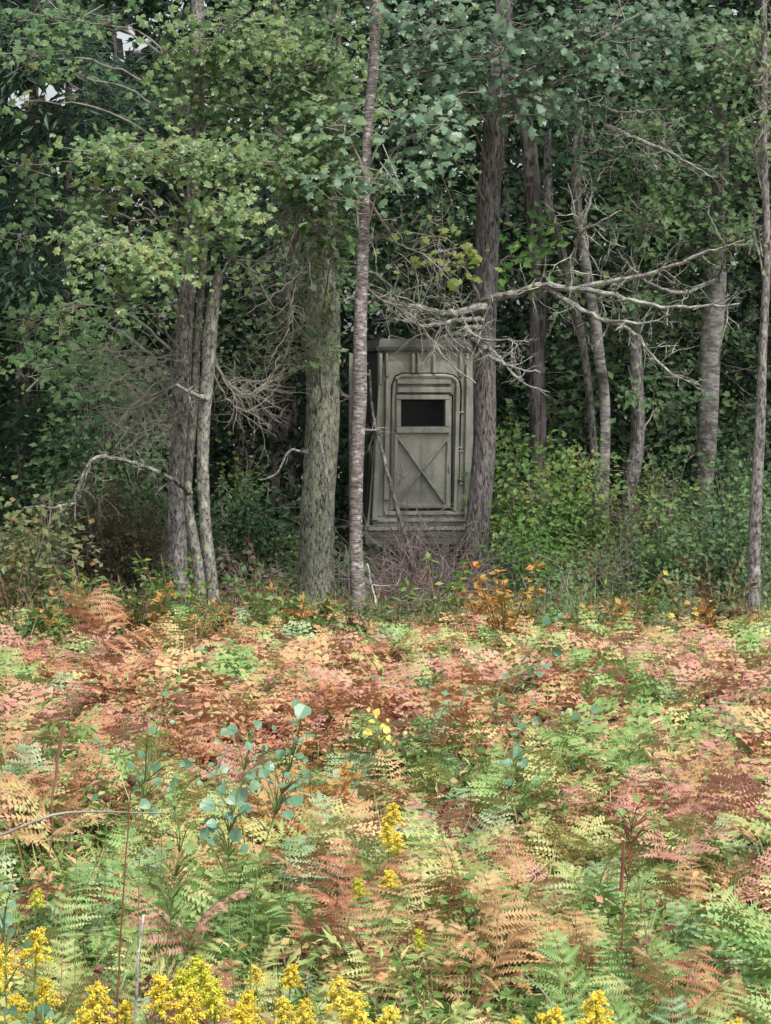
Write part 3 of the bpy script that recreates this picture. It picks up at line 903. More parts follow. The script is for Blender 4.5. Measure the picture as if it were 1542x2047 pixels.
crown(I_, [(1500, 120, 60, 90, 21.2), (1510, 300, 40, 60, 21.2), (1505, 460, 40, 30, 21), (1525, 200, 26, 200, 20.7)], LEAF, .075, [M['right_leaf'], M['dead_twig']], dens=1.0, origin=on_trunk(rI), leaves=14)
crown(A2, [(60, 110, 70, 30, 21), (150, 150, 60, 22, 21), (40, 200, 40, 20, 21), (90, 40, 90, 24, 21.2), (200, 40, 70, 26, 21), (50, 330, 50, 26, 22), (110, 420, 60, 24, 22), (40, 480, 50, 26, 22.4), (130, 610, 70, 24, 22), (50, 640, 60, 26, 22.4), (80, 730, 70, 24, 22), (220, 700, 60, 22, 21.6), (280, 790, 60, 20, 21.4)], MAPLE, .075, [M['right_leaf'], M['dead_twig']], dens=.8, origin=on_trunk(rA1), leaves=16)
crown(K_, [(60, 120, 140, 60, 25), (100, 260, 120, 40, 25.4), (70, 40, 120, 40, 25), (180, 190, 100, 30, 26), (60, 420, 100, 50, 26), (60, 560, 90, 40, 26)],
      NARROW, .16, [M['pine'], M['dead_twig']], dens=1.2, origin=on_trunk(rK), leaves=26, spread=.2)
crown(L_, [(300, 120, 70, 60, 28), (260, 200, 100, 60, 28), (560, 420, 90, 80, 29), (640, 480, 70, 60, 28)],
      NARROW, .15, [M['pine'], M['dead_twig']], dens=.7, origin=on_trunk(rL), leaves=22, spread=.22)
crown(F_, [(1165, 230, 50, 60, 24.7), (1150, 340, 30, 40, 24.8), (1200, 330, 90, 80, 30), (1180, 480, 60, 50, 30), (1260, 430, 90, 70, 30), (1130, 700, 40, 50, 28.5), (1240, 560, 60, 40, 28.8)],
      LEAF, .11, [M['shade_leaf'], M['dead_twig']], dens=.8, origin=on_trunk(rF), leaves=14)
crown(G_, [(1280, 590, 40, 50, 25), (1285, 450, 60, 80, 25), (1285, 290, 60, 80, 25), (1130, 560, 26, 30, 25.1), (1330, 600, 50, 60, 26.6), (1340, 800, 50, 70, 26), (1310, 450, 60, 50, 26), (1276, 790, 14, 10, 25)],
      LEAF, .09, [M['right_leaf'], M['dead_twig']], dens=.8, origin=on_trunk(rG), leaves=16)
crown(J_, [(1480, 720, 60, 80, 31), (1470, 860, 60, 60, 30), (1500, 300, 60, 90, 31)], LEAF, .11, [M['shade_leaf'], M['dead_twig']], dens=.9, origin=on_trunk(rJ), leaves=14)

# --- dead limbs
dw = M['dead_wood']
limb(D_, [(968, 600, 22.7), (1030, 588, 22.2), (1090, 570, 21.8), (1135, 578, 21.6), (1200, 566, 21.4), (1290, 550, 21.2), (1350, 530, 21), (1410, 505, 20.9), (1488, 480, 20.8)], .032, .007, dw, twigs=16, tl=.5)
limb(D_, [(1135, 576, 21.6), (1200, 585, 21.3), (1260, 600, 21.1), (1320, 612, 21), (1400, 613, 20.9), (1482, 607, 20.8)], .02, .006, dw, twigs=12, tl=.4)
limb(D_, [(1090, 572, 21.8), (1150, 612, 21.5), (1210, 640, 21.3), (1270, 668, 21.2), (1300, 705, 21.1), (1340, 745, 21), (1395, 768, 20.9)], .019, .005, dw, twigs=12, tl=.4)
limb(D_, [(1135, 572, 21.6), (1146, 520, 21.4), (1158, 470, 21.2), (1200, 445, 21), (1240, 420, 20.9)], .018, .005, dw, twigs=12, tl=.5)
limb(D_, [(1210, 640, 21.3), (1250, 645, 21.1), (1300, 645, 21), (1340, 628, 20.9)], .012, .004, dw, twigs=6, tl=.3)
limb(D_, [(970, 612, 22.6), (900, 628, 22), (850, 618, 21.6), (800, 608, 21.3), (760, 590, 21.1)], .03, .008, dw, twigs=22, tl=.55)
limb(D_, [(966, 640, 22.6), (920, 640, 22), (870, 650, 21.6), (820, 640, 21.2), (770, 560, 21), (700, 530, 20.9)], .018, .005, dw, twigs=20, tl=.5)
limb(D_, [(966, 655, 22.5), (930, 655, 22), (960, 676, 21.6), (1010, 680, 21.4), (1058, 682, 21.2)], .015, .004, dw, twigs=12, tl=.4)
limb(D_, [(960, 668, 22.5), (900, 668, 21.9), (870, 690, 21.7), (915, 740, 21.5), (950, 765, 21.4)], .014, .005, dw, twigs=16, tl=.35)
limb(D_, [(966, 690, 22.5), (985, 715, 21.9), (1030, 735, 21.6), (1080, 745, 21.4)], .014, .004, dw, twigs=12, tl=.35)
limb(D_, [(960, 700, 22.5), (985, 700, 22), (1040, 760, 21.6), (1098, 785, 21.4)], .013, .004, dw, twigs=10, tl=.3)
limb(D_, [(990, 200, 22.6), (1060, 180, 22.2), (1120, 112, 22), (1190, 88, 21.9), (1235, 50, 21.8), (1275, 28, 21.7)], .026, .006, dw, twigs=10, tl=.5)
limb(E_, [(1050, 200, 25.6), (1120, 200, 25.2), (1190, 208, 25), (1240, 225, 24.6), (1330, 218, 24)], .03, .006, dw, twigs=14, tl=.7)
limb(E_, [(1060, 230, 25.7), (1140, 225, 25.3), (1230, 260, 25), (1290, 285, 24.6), (1350, 310, 24.2), (1425, 355, 24)], .03, .006, dw, twigs=18, tl=.7)
limb(H_, [(1430, 560, 26), (1360, 585, 25), (1290, 560, 24.6), (1230, 500, 24.4)], .02, .005, dw, twigs=14, tl=.6)
# the bare tangle round the birch and the oak
tw = M['dead_twig']
limb(C_, [(722, 560, 20.4), (760, 600, 20.6), (800, 612, 20.8), (850, 660, 21), (880, 700, 21)], .012, .004, tw, twigs=10, tl=.5, droop=-.05)
limb(C_, [(734, 400, 20.4), (770, 450, 20.6), (800, 490, 20.8), (850, 510, 21), (900, 560, 21)], .012, .004, tw, twigs=18, tl=.6, droop=-.08)
limb(C_, [(716, 800, 20.4), (690, 790, 20.5), (672, 800, 20.6)], .008, .003, tw, twigs=4, tl=.2)
limb(C_, [(712, 860, 20.4), (750, 858, 20.6), (775, 852, 20.8)], .007, .003, tw, twigs=4, tl=.2)
for k in range(7):
    y0 = rng.uniform(330, 560)
    limb(B, [(650, y0, 22), (610 + rng.uniform(-30, 30), y0 + 20, 21.6), (560 + rng.uniform(-60, 60), y0 + 80, 21.3), (560 + rng.uniform(-90, 120), y0 + 170, 21)], .012, .003, tw, twigs=12, tl=.6, droop=-.12, wob=.28)
limb(B, [(612, 905, 22.2), (580, 900, 21.9), (555, 945, 21.8), (520, 960, 21.7)], .01, .004, dw, twigs=4, tl=.2)
limb(B, [(640, 880, 22.0), (652, 940, 21.95), (662, 1000, 21.95), (660, 1060, 22)], .012, .009, dw, name='vine', twigs=0)
# left clump
limb(A2, [(379, 985, 20.8), (345, 958, 20.5), (300, 938, 20.3), (250, 922, 20.1), (210, 912, 20)], .021, .015, M['lichen_bark'], twigs=8, tl=.35, label='arching pale lichened dead branch')
limb(A2, [(210, 912, 20), (185, 918, 19.95), (172, 935, 19.9), (160, 970, 19.9), (148, 1005, 19.9), (150, 1040, 19.9)], .017, .006, M['lichen_bark'], twigs=5, tl=.3, label='hanging end of the lichened dead branch')
limb(A2, [(150, 1008, 19.9), (100, 1012, 19.8), (45, 1012, 19.8)], .011, .005, M['lichen_bark'], twigs=6, tl=.25)
for k in range(8):
    y0 = rng.uniform(600, 860)
    limb(A1, [(366, y0, 21.1), (320, y0 + rng.uniform(-10, 40), 20.8), (265, y0 + rng.uniform(10, 60), 20.6), (215 + rng.uniform(-30, 30), y0 + rng.uniform(-10, 120), 20.4)], .012, .003, tw, twigs=13, tl=.6, droop=-.04, wob=.26)
for k in range(5):
    y0 = rng.uniform(650, 780)
    limb(A3, [(424, y0, 20.3), (450, y0 + 50, 20.5), (490, y0 + 80, 20.7), (530, y0 + 60, 20.8), (560, y0 + rng.uniform(-10, 60), 20.9)], .011, .003, tw, twigs=11, tl=.5, droop=-.06, wob=.26)
limb(A3, [(432, 560, 20.3), (465, 515, 20.5), (485, 535, 20.6), (530, 552, 20.8)], .011, .004, tw, twigs=8, tl=.4)
limb(A3, [(415, 800, 20.3), (385, 785, 20.1), (352, 768, 20)], .017, .009, dw, twigs=3, tl=.2)
limb(A1, [(376, 560, 21.2), (340, 440, 20.6), (300, 440, 20.3), (262, 440, 20.1)], .012, .005, tw, twigs=6, tl=.4)
for k in range(3):
    px = rng.uniform(1150, 1420); y0 = rng.uniform(150, 420)
    limb(H_, [(1438, y0, 26.4), (px, y0 + 40, 25.6), (px + rng.uniform(-60, 60), y0 + 140, 25)], .014, .004, tw, twigs=8, tl=.6, droop=-.05)
for k in range(4):
    px = rng.uniform(60, 240); y0 = rng.uniform(200, 480)
    limb(K_, [(60, y0, 27.5), (px, y0 + 10, 26.5), (px + rng.uniform(40, 120), y0 + 50, 25.8)], .014, .004, tw, twigs=14, tl=.8, droop=-.05)

# fallen pole leaning across the blind, pale pole, brush pile
def pole(path, r0, r1, mat, name, label, cat):
    pts = np.array([P(*p) for p in path])
    th = thing(name, (pts[0][0], pts[0][1], 0), label, cat)
    r = resample(np.hstack([pts, np.linspace(r0, r1, len(pts))[:, None]]), .07)
    mb = MB(); tube(mb, r[:, :3] + rng.normal(0, .004, (len(r), 3)), r[:, 3], 8, rough=1.0)
    mb.build('stem', mat, th, smooth=True)
    mb = MB()
    for k in range(5):
        i = int(rng.uniform(.3, .95) * (len(r) - 2))
        twig_tree(mb, r[i, :3], rand_dirs(1)[0] * np.array([1, .4, 1]), .3, .005, 1)
    mb.build('twig', mat, th)
    return th


pole([(842, 1230, 22.6), (826, 1130, 22.8), (798, 1030, 22.9), (776, 950, 23), (758, 880, 23.1), (744, 815, 23.2), (740, 740, 23.3)], .026, .010, M['grey_bark'], 'leaning_pole', 'thin dead grey sapling leaning across the front of the blind', 'dead sapling')
pole([(762, 1250, 21), (748, 1190, 21.2), (735, 1128, 21.4)], .011, .008, M['pale_bark'], 'pale_stick', 'short pale stick leaning beside the foot of the birch', 'stick')


def brush_pile():
    c = P(850, 1180, 23)
    th = thing('brush_pile', (c[0], c[1], 0), 'heap of purple-grey dead twigs piled under the blind', 'brush pile')
    mb = MB()
    for k in range(430):
        px = rng.normal(842, 66)
        h = np.clip(1.1 - abs(px - 842) / 150, .12, 1)
        p = P(px, 1235, rng.uniform(21.8, 23.4))
        p[2] = rng.uniform(0, .35)
        d = np.array([rng.normal(0, .7), rng.normal(0, .25), rng.uniform(.1, 1)])
        twig_tree(mb, p, d, rng.uniform(.45, 1.2) * h + .1, rng.uniform(.003, .007), 1, wob=.16, droop=-.05, kids=3)
    o = mb.build('twigs', M['brush_twig'], th)
    o['kind'] = 'stuff'
    mb = MB()
    sprays(mb, P(850, 1180, 22.6), (.45, .4, .25), 40, 10, LEAF, .03, gaps=False, spread=.14, tw=False)
    mb.build('dead_leaves', M['maroon'], th)['kind'] = 'stuff'


brush_pile()

# ---------------------------------------------------------------- shrubs along the wood's edge
def shrub(name, px, py_top, w, Y, mat, label, leaf=LEAF, size=.06, dens=1.0, stem='dead_twig', twiggy=.4, cat='shrub', group=None, z0=.05):
    top = P(px, py_top, Y)
    H = top[2]
    R_ = w * .5 * Y / FPX
    base = np.array([top[0], Y, 0.0])
    th = thing(name, base, label, cat, group)
    mb, sb = MB(), MB()
    n_st = max(5, int(14 * R_ * 2))
    for k in range(n_st):
        a = rng.uniform(0, 6.28)
        b = base + np.array([math.cos(a), math.sin(a), 0]) * R_ * .35 * rng.uniform(0, 1)
        b[2] = float(ground_z(b[0], b[1])) - .03
        e = base + np.array([math.cos(a), math.sin(a) * .8, 0]) * R_ * rng.uniform(.2, .95)
        e[2] = H * rng.uniform(.6, 1)
        mid = (b + e) / 2 + rng.normal(0, .05, 3); mid[2] += H * .08
        pts = resample(np.array([b, mid, e]), .12)
        tube(sb, pts + rng.normal(0, .006, pts.shape), np.linspace(.009, .003, len(pts)), 4, cap=False)
        for j in range(int(5 * twiggy) + 1):
            i = int(rng.uniform(.3, 1) * (len(pts) - 1))
            twig_tree(sb, pts[i], np.array([math.cos(a), math.sin(a), .5]) + rng.normal(0, .6, 3), rng.uniform(.15, .45), .003, 1, kids=3)
    vol = R_ * R_ * H
    n = int(70 * dens * (R_ * H) * 1.7 + 6)
    c = base + np.array([0, 0, H * .55])
    sprays(mb, c, (R_, R_ * .8, H * .48), n, 14, leaf, size, gaps=False, spread=.13, tw=False, face=(0, -.5, .75), flat=.5)
    sb.build('stems', M[stem], th)['kind'] = 'stuff'
    mb.build('foliage', M[mat], th)
    return th


SH = [
    ('pale_shrub', 60, 985, 170, 20.2, 'pale_shrub', 'pale leafy shrub spotted with orange leaves in the corner by the spruce trunk', .075, 1.1, .4),
    ('brushy_shrub', 190, 960, 190, 21.6, 'brushy', 'brown twiggy shrub under the hanging lichened branch', .05, 4.0, 2.0),
    ('brushy_shrub', 290, 1010, 110, 21.8, 'brushy', 'smaller brown twiggy shrub beside the foot of the three-stem clump', .05, 3.4, 1.6),
    ('leafy_shrub', 300, 900, 180, 24, 'right_leaf', 'dim green shrub behind the hanging lichened branch', .07, .9, .3),
    ('maroon_shrub', 490, 1090, 120, 21.4, 'maroon', 'maroon-leaved shrub between the three-stem clump and the oak', .06, .7, .8),
    ('maroon_shrub', 395, 1190, 110, 20.6, 'maroon', 'low maroon shrub wrapped round the feet of the three-stem clump', .05, .8, .6),
    ('leafy_shrub', 500, 960, 150, 25, 'shade_leaf', 'shaded green shrub filling the gap before the lichened oak', .08, 1.1, .3),
    ('gold_shrub', 480, 880, 60, 27, 'maple_yellow', 'small yellowing shrub glowing in the gap behind the three-stem clump', .07, .35, .6),
    ('leafy_shrub', 695, 1090, 60, 22.4, 'right_leaf', 'small dark shrub squeezed between the oak and the birch', .06, .8, .4),
    ('yellowing_shrub', 1040, 890, 160, 24, 'ygreen', 'yellow-green shrub with golden leaves right beside the furrowed trunk', .07, 1.7, .4),
    ('yellowing_shrub', 1160, 905, 180, 24.5, 'ygreen', 'wide yellow-green shrub below the leaning pale aspen', .07, 1.6, .4),
    ('red_shrub', 1040, 840, 90, 26.5, 'blood_leaf', 'small reddening shrub between furrowed trunk and crooked dark trunk', .06, .18, .5),
    ('gold_shrub', 1020, 790, 70, 26, 'ygreen', 'tall thin yellow-green shrub against the furrowed trunk', .08, .4, .3),
    ('bright_shrub', 1050, 1040, 150, 22.6, 'bright_green', 'bright fresh green shrub low beside the furrowed trunk', .055, 1.9, .3),
    ('brushy_shrub', 1290, 960, 180, 24.2, 'brushy', 'grey-brown brushy thicket at the foot of the mossy bent trunk', .045, 2.2, 2.0),
    ('brushy_shrub', 1200, 1080, 130, 22.6, 'pale_shrub', 'faded shrub with a few orange leaves before the brushy thicket', .045, .7, 1.2),
    ('leafy_shrub', 1330, 990, 140, 23.4, 'ygreen', 'yellowish leafy shrub leaning against the brushy thicket', .065, 1.2, .4),
    ('leafy_shrub', 1430, 1010, 190, 23, 'right_leaf', 'dense dark green shrub hiding the foot of the stout pale poplar', .07, 1.5, .3),
    ('leafy_shrub', 1330, 900, 150, 25.5, 'right_leaf', 'tall green shrub between the mossy bent trunk and the scarred poplar', .075, 1.2, .3),
    ('leafy_shrub', 1470, 900, 120, 25.2, 'right_leaf', 'tall green shrub right behind the scarred poplar foot', .075, 1.2, .3),
    ('leafy_shrub', 1240, 1060, 150, 23.2, 'right_leaf', 'green shrub just in front of the grey-brown brushy thicket', .06, 1.1, .3),
    ('leafy_shrub', 1500, 960, 120, 22.5, 'right_leaf', 'bushy green shrub at the foot of the picture-edge stem', .065, 1.0, .3),
    ('leafy_shrub', 1110, 880, 150, 26, 'right_leaf', 'tall mid-green shrub behind the wide yellow-green one', .075, 1.0, .3),
    ('leafy_shrub', 1490, 820, 110, 27, 'right_leaf', 'tall green shrub behind the picture-edge stem', .08, .9, .3),
    ('leafy_shrub', 1150, 800, 120, 30, 'shade_leaf', 'tall shaded shrub behind the pale aspen', .09, 1.0, .3),
    ('leafy_shrub', 1330, 830, 130, 29, 'shade_leaf', 'tall shaded shrub between the mossy trunk and the poplar', .09, 1.0, .3),
    ('low_shrub', 1130, 1130, 150, 21.6, 'right_leaf', 'low green shrub in front of the wide yellow-green shrub', .05, 1.0, .3),
    ('low_shrub', 1380, 1140, 160, 21.4, 'right_leaf', 'low green shrub in front of the stout pale poplar', .05, 1.0, .3),
    ('low_shrub', 930, 1195, 130, 21.2, 'green_leaf', 'low grey-green shrub before the brush pile', .04, 1.0, .3),
    ('low_shrub', 120, 1150, 170, 20.4, 'pale_shrub', 'low pale shrub in front of the brown twiggy one', .05, .8, .4),
    ('low_shrub', 210, 660, 240, 24.5, 'right_leaf', 'tall leafy shrub with toothed leaves behind the drooping twigs', .085, 1.1, .3),
    ('leafy_shrub', 100, 800, 200, 27, 'shade_leaf', 'tall shaded shrub around the dark straight trunk', .09, .9, .3),
    ('orange_seedling', 580, 1195, 60, 20.6, 'orange_leaf', 'orange-leaved seedling at the foot of the lichened oak', .05, .6, .3),
    ('yellow_seedling', 235, 1262, 52, 19.4, 'yellow_leaf', 'bright yellow seedling at the meadow edge near the three-stem clump', .07, 1.0, .2),
    ('yellow_seedling', 1416, 1242, 26, 19.2, 'yellow_leaf', 'tiny pale yellow seedling at the meadow edge below the poplar', .06, .8, .2),
]
for nm, px, py, w, Y, mt, lab, sz, dn, tg in SH:
    shrub(nm, px, py, w, Y, mt, lab, size=sz, dens=dn, twiggy=tg)

# ---------------------------------------------------------------- the mass of the wood
def woodland():
    mb = MB()
    # leaf walls far inside, thinning where the sky shows through
    def layer(n, x0, x1, y0, y1, z0, z1, size, mi, gaps=True, jit=.8):
        pos = np.stack([rng.uniform(x0, x1, n), rng.uniform(y0, y1, n), rng.uniform(z0, z1, n)], -1)
        c = (np.sin(pos[:, 0] * 2.1 + pos[:, 2] * 1.3 + 1) + np.sin(pos[:, 0] * .9 - pos[:, 2] * 2.7 + pos[:, 1]) + np.sin(pos[:, 1] * 1.9 + pos[:, 2] * 3.3)) / 3
        keep = c > rng.uniform(-.35, .45, n)
        if gaps:
            keep &= gap_mask(pos, 1.55)
        pos = pos[keep]
        N = norm(np.array([0, -.5, .7]) + rng.normal(0, jit, (len(pos), 3)))
        stamp(mb, LEAF, pos, frames(N, rand_dirs(len(pos))), size * rng.uniform(.6, 1.3, len(pos)), mi)
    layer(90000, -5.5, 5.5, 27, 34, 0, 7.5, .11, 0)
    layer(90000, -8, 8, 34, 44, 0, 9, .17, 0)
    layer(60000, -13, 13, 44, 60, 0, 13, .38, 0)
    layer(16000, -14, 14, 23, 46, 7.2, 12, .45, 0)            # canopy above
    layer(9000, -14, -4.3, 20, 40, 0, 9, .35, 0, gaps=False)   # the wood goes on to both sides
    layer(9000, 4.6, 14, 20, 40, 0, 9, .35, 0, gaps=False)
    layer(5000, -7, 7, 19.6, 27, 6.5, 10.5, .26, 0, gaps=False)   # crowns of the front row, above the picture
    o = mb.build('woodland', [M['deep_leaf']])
    tag(o, 'dark leafy depth of the wood behind all the standing trunks', 'woodland', kind='stuff')


woodland()


def mid_foliage():
    """Understory leaves between the trunks, one mass."""
    mb = MB()
    Z = [(120, 700, 190, 90, 25.5), (470, 700, 140, 120, 28), (800, 480, 160, 110, 27), (880, 380, 100, 80, 26), (1300, 350, 130, 150, 28), (1200, 260, 120, 90, 27.5), (700, 520, 80, 100, 27),
         (1340, 900, 120, 110, 28), (1120, 880, 120, 90, 28), (200, 800, 200, 110, 27), (480, 1060, 120, 90, 26.5), (60, 1000, 120, 110, 27), (1500, 620, 50, 120, 30), (1000, 400, 60, 90, 27), (820, 600, 120, 40, 26.5),
         (300, 640, 120, 60, 25), (620, 480, 120, 90, 26), (500, 540, 90, 50, 24.5), (850, 160, 140, 100, 26), (1150, 60, 200, 100, 27), (120, 60, 160, 70, 27.5), (560, 100, 130, 90, 26), (330, 250, 170, 90, 26), (1400, 80, 150, 100, 28), (1200, 700, 110, 100, 27.5), (1350, 650, 100, 110, 27.5), (1110, 780, 80, 90, 27), (1480, 760, 70, 110, 28), (1290, 500, 120, 80, 27)]
    for px, py, rx, ry, Y in Z:
        c = P(px, py, Y); k = Y / FPX
        r = np.array([rx * k, .7, ry * k])
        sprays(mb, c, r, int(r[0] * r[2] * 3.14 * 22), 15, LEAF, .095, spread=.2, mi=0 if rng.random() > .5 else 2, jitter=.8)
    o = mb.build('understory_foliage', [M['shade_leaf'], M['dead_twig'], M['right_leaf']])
    tag(o, 'shaded green understory leaves filling the space between trunks', 'foliage', kind='stuff')


mid_foliage()

# ---------------------------------------------------------------- meadow
LANDMARKS = [(270, 1180, 'the large rust-orange edge fern'), (400, 1280, 'the feet of the three-stem clump'), (635, 1240, 'the foot of the lichened oak'), (718, 1290, 'the foot of the birch'), (860, 1230, 'the brush pile'),
             (1050, 1220, 'the bright green shrub'), (1410, 1250, 'the tiny pale yellow seedling'), (235, 1290, 'the bright yellow seedling'), (690, 1440, 'the orange shrubs'), (755, 1440, 'the lemon-yellow seedling'),
             (602, 1424, 'the large blue-green top leaf'), (560, 1610, 'the paired blue-green leaves'), (460, 1600, 'the hanging blue-green leaves'), (264, 1560, 'the tall dark seed head'), (120, 1480, 'the dry grass plume'),
             (780, 1625, 'the mid-meadow goldenrod clump'), (1040, 1530, 'the upright light green fern'), (920, 1570, 'the dusky pink fern'), (1060, 1660, 'the dark rust curled fern'), (1370, 1530, 'the big salmon pink fern'),
             (1265, 1650, 'the twin-stemmed green sapling'), (620, 1840, 'the comb-like rust fern'), (860, 1770, 'the deep red-brown fern'), (1190, 1790, 'the straw-yellow ladder-like fern'), (1210, 1980, 'the big goldenrod bunch'),
             (400, 1930, 'the pale lime goldenrods'), (60, 1930, 'the corner goldenrods'), (700, 1940, 'the peach-coloured frond'), (1420, 2010, 'the goldenrods at the bottom border'), (1060, 1335, 'the mid-meadow blue-green seedling'),
             (100, 1700, 'the pale horizontal twig'), (1430, 1700, 'the light straw-orange fern')]
PENDING = {}
ORDW = ['leftmost', 'second from left', 'third from left', 'fourth from left', 'fifth from left', 'sixth from left', 'seventh from left', 'eighth from left', 'ninth from left', 'tenth from left', 'eleventh from left', 'twelfth from left'] + [f'{w} from left' for w in ('thirteenth', 'fourteenth', 'fifteenth', 'sixteenth', 'seventeenth', 'eighteenth', 'nineteenth', 'twentieth', 'twenty-first', 'twenty-second', 'twenty-third', 'twenty-fourth', 'twenty-fifth', 'twenty-sixth', 'twenty-seventh', 'twenty-eighth')]


def defer_label(o, x, y, h, words_):
    """Label by the nearest landmark; like things round one landmark are told apart by their order."""
    px, py = proj(np.array([[x, y, h]]))
    px, py = float(px[0]), float(py[0])
    i = min(range(len(LANDMARKS)), key=lambda k: (px - LANDMARKS[k][0]) ** 2 + (1.4 * (py - LANDMARKS[k][1])) ** 2)
    lx, ly, ln = LANDMARKS[i]
    dx, dy = px - lx, py - ly
    rel = ('above' if dy < 0 else 'below') if abs(dy) > abs(dx) * .6 else ('left of' if dx < 0 else 'right of')
    PENDING.setdefault((words_, rel, ln), []).append((px, o))


def flush_labels():
    for (w, rel, ln), v in PENDING.items():
        v.sort(key=lambda t: t[0])
        for i, (px, o) in enumerate(v):
            if len(v) == 1:
                o['label'] = f'{w} {rel} {ln}'
            else:
                o['label'] = f'{ORDW[i] if i < len(ORDW) else "rightmost"} {w} {rel} {ln}'


def frond_mesh(mb, L, W_, pairs, curl, drop, fine=1.0, mi=0, smi=1, base=None, az=0.0, pitch=.6, twist=0.0, tri=False):
    """Bracken blade: triangular, twice divided. Rachis leaves `base` at `pitch`, arches over; pinnae carry rows of pinnules."""
    t = np.linspace(0, 1, 14)
    ang = pitch - curl * t ** 1.4
    step = L / 13
    yy = np.concatenate([[0], np.cumsum(np.cos(ang[:-1]) * step)])
    zz = np.concatenate([[0], np.cumsum(np.sin(ang[:-1]) * step)])
    rach = np.stack([twist * yy * yy, yy, zz], -1)
    ca, sa = math.cos(az), math.sin(az)
    Rz = np.array([[ca, -sa, 0], [sa, ca, 0], [0, 0, 1]])
    base = np.zeros(3) if base is None else np.asarray(base, float)
    to = lambda V: V @ Rz.T + base
    rr, rw = (to(rach), np.linspace(.0028, .0008, 14)) if fine >= 1 else (to(rach)[[0, 4, 9, 13]], np.array([.0028, .0022, .0015, .0008]))
    tube(mb, rr, rw, 3, smi, cap=False)
    Vs, Fs, n0 = [], [], 0
    for i in range(pairs):
        tt = .05 + .93 * (i / pairs) ** .95
        p = np.array([np.interp(tt, t, rach[:, k]) for k in range(3)])
        an = np.interp(tt, t, ang)
        fwd = np.array([0, math.cos(an), math.sin(an)])
        upv = np.array([0, -math.sin(an), math.cos(an)])
        pl = W_ * (1 - tt) ** .8 * (1 if i else .8) * rng.uniform(.8, 1.12) + .012
        gap = L * .93 / pairs
        for sgn in (-1, 1):
            out = norm(np.array([sgn, 0, 0]) + fwd * rng.uniform(.3, .6) + upv * rng.normal(.05, .14))
            m = max(3, int((6 + 11 * pl / max(W_, .01)) * fine))
            curl_ = drop * rng.uniform(.4, 1.6)
            s = np.arange(m + 1) / m
            ax = p + out[None] * (s * pl)[:, None] - upv[None] * (curl_ * (s * pl) ** 2 / max(W_, .01) * 2.0)[:, None] + fwd[None] * (s ** 2 * pl * rng.uniform(.0, .2))[:, None]
            perp = norm(fwd - out * np.dot(fwd, out))
            roll = rng.normal(0, .35)
            perp = norm(perp + upv * roll)
            wl = gap * .62 * np.minimum(1, (1.02 - s) * 2.2) ** .8 * (.75 + .35 * np.sin(np.pi * np.minimum(s + .15, 1)))
            for g in (-1, 1):
                # teeth standing side by side on the midrib: base s[k]..s[k+1], tip swept outwards
                a0, a1 = ax[:-1], ax[1:]
                w_ = wl[:-1] * rng.uniform(.6, 1.2, m) * np.where(rng.random(m) < .06, .3, 1)
                tip = (a0 * .35 + a1 * .65) + perp[None] * (g * w_)[:, None] + out[None] * (w_ * .35)[:, None] - upv[None] * (w_ * rng.uniform(-.1, .45))[:, None]
                V = np.stack([a0, a1, tip], 1).reshape(-1, 3)
                Vs.append(V)
                Fs.append(np.arange(len(V)).reshape(-1, 3) + n0)
                n0 += len(V)
    mb.add(to(np.concatenate(Vs)), np.concatenate(Fs), mi)


# prototypes: stipe + blades
PROTOS = []
for v in range(9):
    H = rng.uniform(.36, .52)
    nb = [2, 3, 2, 3, 1, 3, 2, 3, 3][v]
    lean = rng.uniform(-.12, .12, 2)
    stem_pts = resample(np.array([(0, 0, -.03), (lean[0] * .4, lean[1] * .4, H * .5), (lean[0], lean[1], H)]), .08)
    mb = MB(); tube(mb, stem_pts, np.linspace(.0045, .003, len(stem_pts)), 5)
    stem_me = mb.mesh('stem', M['stem_brown'])
    blades = []
    a0 = rng.uniform(0, 6.28)
    for b in range(nb):
        mb = MB()
        L = rng.uniform(.24, .34)
        frond_mesh(mb, L, L * rng.uniform(.5, .68), 10, rng.uniform(.2, 1.2), rng.uniform(.1, .8), base=(lean[0], lean[1], H - .02 * b),
                   az=a0 + b * 2 * math.pi / max(nb, 1) + rng.uniform(-.35, .35), pitch=rng.uniform(.25, 1.3), twist=rng.uniform(-.5, .5))
        blades.append(mb.mesh('frond', [FERN['green'], M['stem_brown']]))
    PROTOS.append((stem_me, blades))


def place_fern(x, y, s, rz, kind, label, group, tilt=(0, 0), proto=None):
    st, bl = PROTOS[proto if proto is not None else int(rng.integers(len(PROTOS)))]
    th = thing('bracken_fern', (x, y, float(ground_z(x, y))), label, 'fern', group)
    th.rotation_euler = (tilt[0], tilt[1], rz)
    th.scale = (s, s, s)
    o = bpy.data.objects.new('stem', st); COL.objects.link(o); o.parent = th
    for me in bl:
        o = bpy.data.objects.new('frond', me); COL.objects.link(o); o.parent = th
        o.material_slots[0].link = 'OBJECT'
        o.material_slots[0].material = FERN[kind]
    return th


FL = {'rust': 'rust-brown fern', 'pink': 'pinkish fern', 'tan': 'pale orange fern', 'yellow': 'yellow-green fern', 'green': 'light green fern', 'teal': 'grey-green fern'}


def plant_xy(px, py, h):
    """Ground position of a plant of height h whose top shows at (px, py)."""
    k = (py - HOR) / FPX
    Y = (CAM_Z - h) / k
    p = P(px, py, Y)
    return p[0], p[1]


